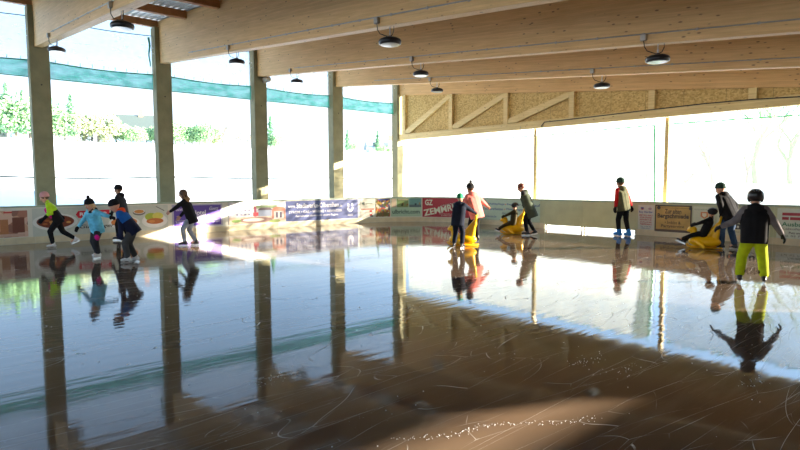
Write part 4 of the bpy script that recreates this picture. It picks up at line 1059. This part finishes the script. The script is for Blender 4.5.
# (image x, distance, kind, height scale) on the crest at left
def cp(px, d):
    a = math.atan((400-px)/557.8)+yaw; return (-d, d/math.tan(a))
rowG = 'leafy trees and brush along the snowy crest at left'
LB = 'pale green leafy tree in the row along the snowy crest'
LP = 'yellowish brush in the row along the snowy crest'
LN = 'bare thin tree along the snowy crest'
row = [(2, 'b', 1.5), (12, 'c', 1.3), (20, 'b', 1.5), (28, 'c', 1.15), (-8, 'b', 1.6), (34, 'b', 1.3), (47, 'b', 1.3), (53, 'c', 1.35), (60, 'b', 1.25), (68, 'b', 1.0), (75, 'c', 1.15), (82, 'p', 1.1), (88, 'p', 1.0), (95, 'p', 1.15), (101, 'p', 1.2),
       (107, 'p', 1.1), (113, 'p', 1.0), (119, 'b', .8), (126, 'b', .7), (134, 'b', .65), (142, 'b', .65), (149, 'b', .6), (157, 'b', .65), (165, 'b', .7), (173, 'b', .85), (180, 'b', .95), (187, 'b', .9), (194, 'b', .8), (201, 'b', .95), (207, 'b', 1.0), (213, 'b', .9),
       (219, 'p', .85), (225, 'n', 1.0), (231, 'n', 1.05), (237, 'n', 1.1), (243, 'n', 1.05), (249, 'n', .95), (256, 'n', .9), (272, 'c', 1.05), (276, 'b', .7), (293, 'n', .8), (348, 'c', .8), (353, 'b', .6), (360, 'n', .7), (378, 'c', .85), (382, 'b', .5), (389, 'b', .45)]
uniq = {12: 'pointed conifer on the crest at the far left', 28: 'pointed conifer on the crest just left of the nearest column', 53: 'pointed conifer on the crest just right of the nearest column', 75: 'small pointed conifer on the crest before the yellowish brush',
        272: 'dark conifer alone on the crest between floodlight column and fourth column', 293: 'small lone bare tree on the crest right of the lone conifer', 348: 'small conifer right of the fourth column', 378: 'last small conifer before the corner column', 360: 'bare tree between the two small conifers near the corner'}
for px, k, s in row:
    x, y = cp(px, 76+random.uniform(-2, 3)); u = uniq.get(px)
    L = u or {'b': LB, 'p': LP, 'n': LN, 'c': LB}[k]
    g = None if u else {'b': rowG, 'p': 'yellowish brush on the crest', 'n': 'bare trees on the crest'}[k]
    plant(k, x, y, s*(.66 if k == 'c' else .76), L, group=g)
# bare winter trees behind the back opening
def ray_pt(px, Yw):
    a = yaw-math.atan((px-400)/557.8); return (-math.tan(a)*Yw, Yw)
for px, Yw, s, sd, mm, L in ((755, 42, 1.25, 5, BARKG, 'large forked bare tree behind the net at the right edge'), (746, 62, 1.1, 15, BARK, 'bare tree with slanting limbs behind the large forked tree'), (712, 52, 1.15, 9, BARK, 'V shaped bare tree behind the net right of the gathered net'),
                             (790, 46, 1.2, 21, BARKG, 'bare tree cut by the right picture edge'), (683, 70, 1.1, 33, BARK, 'faint distant bare tree just right of the gathered net')):
    x, y = ray_pt(px, Yw); o = bare(sd, 6, 2, .17, mm, depth=7); put(o, x, y, s, L, rz=sd)
# houses
def house(name_l, x, y, w, d, h, rh, rz, roofc):
    root = empty('house', (x, y, ground_z(x, y)-.2), rz, name_l, 'house')
    wm = mat('house_wall', srgb(232, 228, 216), .8, var=.03); wn = mat('window_glass', srgb(90, 100, 110), .2)
    m = MB(); m.box(-w/2, w/2, -d/2, d/2, 0, h, wm); m.raw([(-w/2, -d/2, h), (-w/2, d/2, h), (-w/2, 0, h+rh*.93), (w/2, -d/2, h), (w/2, d/2, h), (w/2, 0, h+rh*.93)], [(0, 1, 2), (3, 5, 4)], wm); m.build('walls', root)
    m = MB(); e = .4
    for s in (1, -1):
        P = [(-w/2-e, s*(d/2+e), h-e*rh/(d/2)), (w/2+e, s*(d/2+e), h-e*rh/(d/2)), (w/2+e, 0, h+rh), (-w/2-e, 0, h+rh)]
        m.raw(P+[(a, b, c-.15) for a, b, c in P], [(0, 1, 2, 3), (7, 6, 5, 4), (0, 4, 5, 1), (1, 5, 6, 2), (3, 2, 6, 7), (0, 3, 7, 4)], roofc)
    m.build('roof', root)
    m = MB(); m.box(-.3+w*.2, .3+w*.2, -.3, .3, h+rh*.5, h+rh+.8, mat('chimney_brick', srgb(150, 110, 90), .8)); m.build('chimney', root)
    for k in range(3):
        for s in (1, -1):
            m = MB(); cx = -w/2+w*(k+.5)/3; m.box(cx-.45, cx+.45, s*d/2-.03, s*d/2+.03, .9, 2.0, wn); m.build('window', root)
    return root
x, y = cp(137, 83); house('white house with grey gabled roof on the crest between the first two columns', x, y, 4.6, 4.2, 2.2, 1.9, math.radians(70), mat('slate_roof', srgb(70, 82, 78), .7))
x, y = cp(0, 83); house('pale house with steep gable at the left picture edge', x, y, 3.6, 3.4, 2.4, 2.2, math.radians(160), mat('snowy_roof', srgb(190, 196, 190), .7))
x, y = cp(384, 80); house('pale distant house beside the corner column', x, y, 6, 5, 1.2, 1.4, math.radians(60), mat('snowy_roof', srgb(190, 196, 190), .7))

# ------------------------------------------------------------------ light
w = bpy.data.worlds.new('sky'); bpy.context.scene.world = w; w.use_nodes = True
t = w.node_tree; bg = t.nodes['Background']
tc = t.nodes.new('ShaderNodeTexCoord'); sp_ = t.nodes.new('ShaderNodeSeparateXYZ'); t.links.new(tc.outputs['Generated'], sp_.inputs[0])
rp = t.nodes.new('ShaderNodeValToRGB'); e = rp.color_ramp.elements
stops = [(0, (.66, .68, .68, 1)), (.07, (.50, .60, .66, 1)), (.2, (.26, .41, .60, 1)), (.6, (.20, .31, .48, 1)), (1, (.15, .25, .42, 1))]
while len(e) < len(stops): e.new(.5)
for a, (p, c) in zip(e, stops): a.position = p; a.color = c
t.links.new(sp_.outputs[2], rp.inputs[0])
# brighter towards the sun
dt = t.nodes.new('ShaderNodeVectorMath'); dt.operation = 'DOT_PRODUCT'; t.links.new(tc.outputs['Generated'], dt.inputs[0])
SD = V((1, 1, .3)).normalized(); dt.inputs[1].default_value = SD
r2_ = t.nodes.new('ShaderNodeMapRange'); r2_.inputs[1].default_value = -.2; r2_.inputs[2].default_value = 1.0; r2_.inputs[3].default_value = 1.0; r2_.inputs[4].default_value = 3.0
t.links.new(dt.outputs['Value'], r2_.inputs[0])
mx = t.nodes.new('ShaderNodeVectorMath'); mx.operation = 'SCALE'; t.links.new(rp.outputs[0], mx.inputs[0]); t.links.new(r2_.outputs[0], mx.inputs['Scale'])
t.links.new(mx.outputs[0], bg.inputs[0]); bg.inputs[1].default_value = 1.75
sun = bpy.data.lights.new('sun', 'SUN'); so = bpy.data.objects.new('sun', sun); C.objects.link(so)
sun.energy = 24; sun.color = (1, .88, .72); sun.angle = .009
so.rotation_euler = SD.to_track_quat('Z', 'Y').to_euler(); so.location = (20, 40, 15)
sc = bpy.context.scene
sc.view_settings.view_transform = 'Standard'; sc.view_settings.look = 'None'; sc.view_settings.exposure = 1.05; sc.view_settings.gamma = 1
try: sc.view_settings.use_curve_mapping = False
except Exception: pass
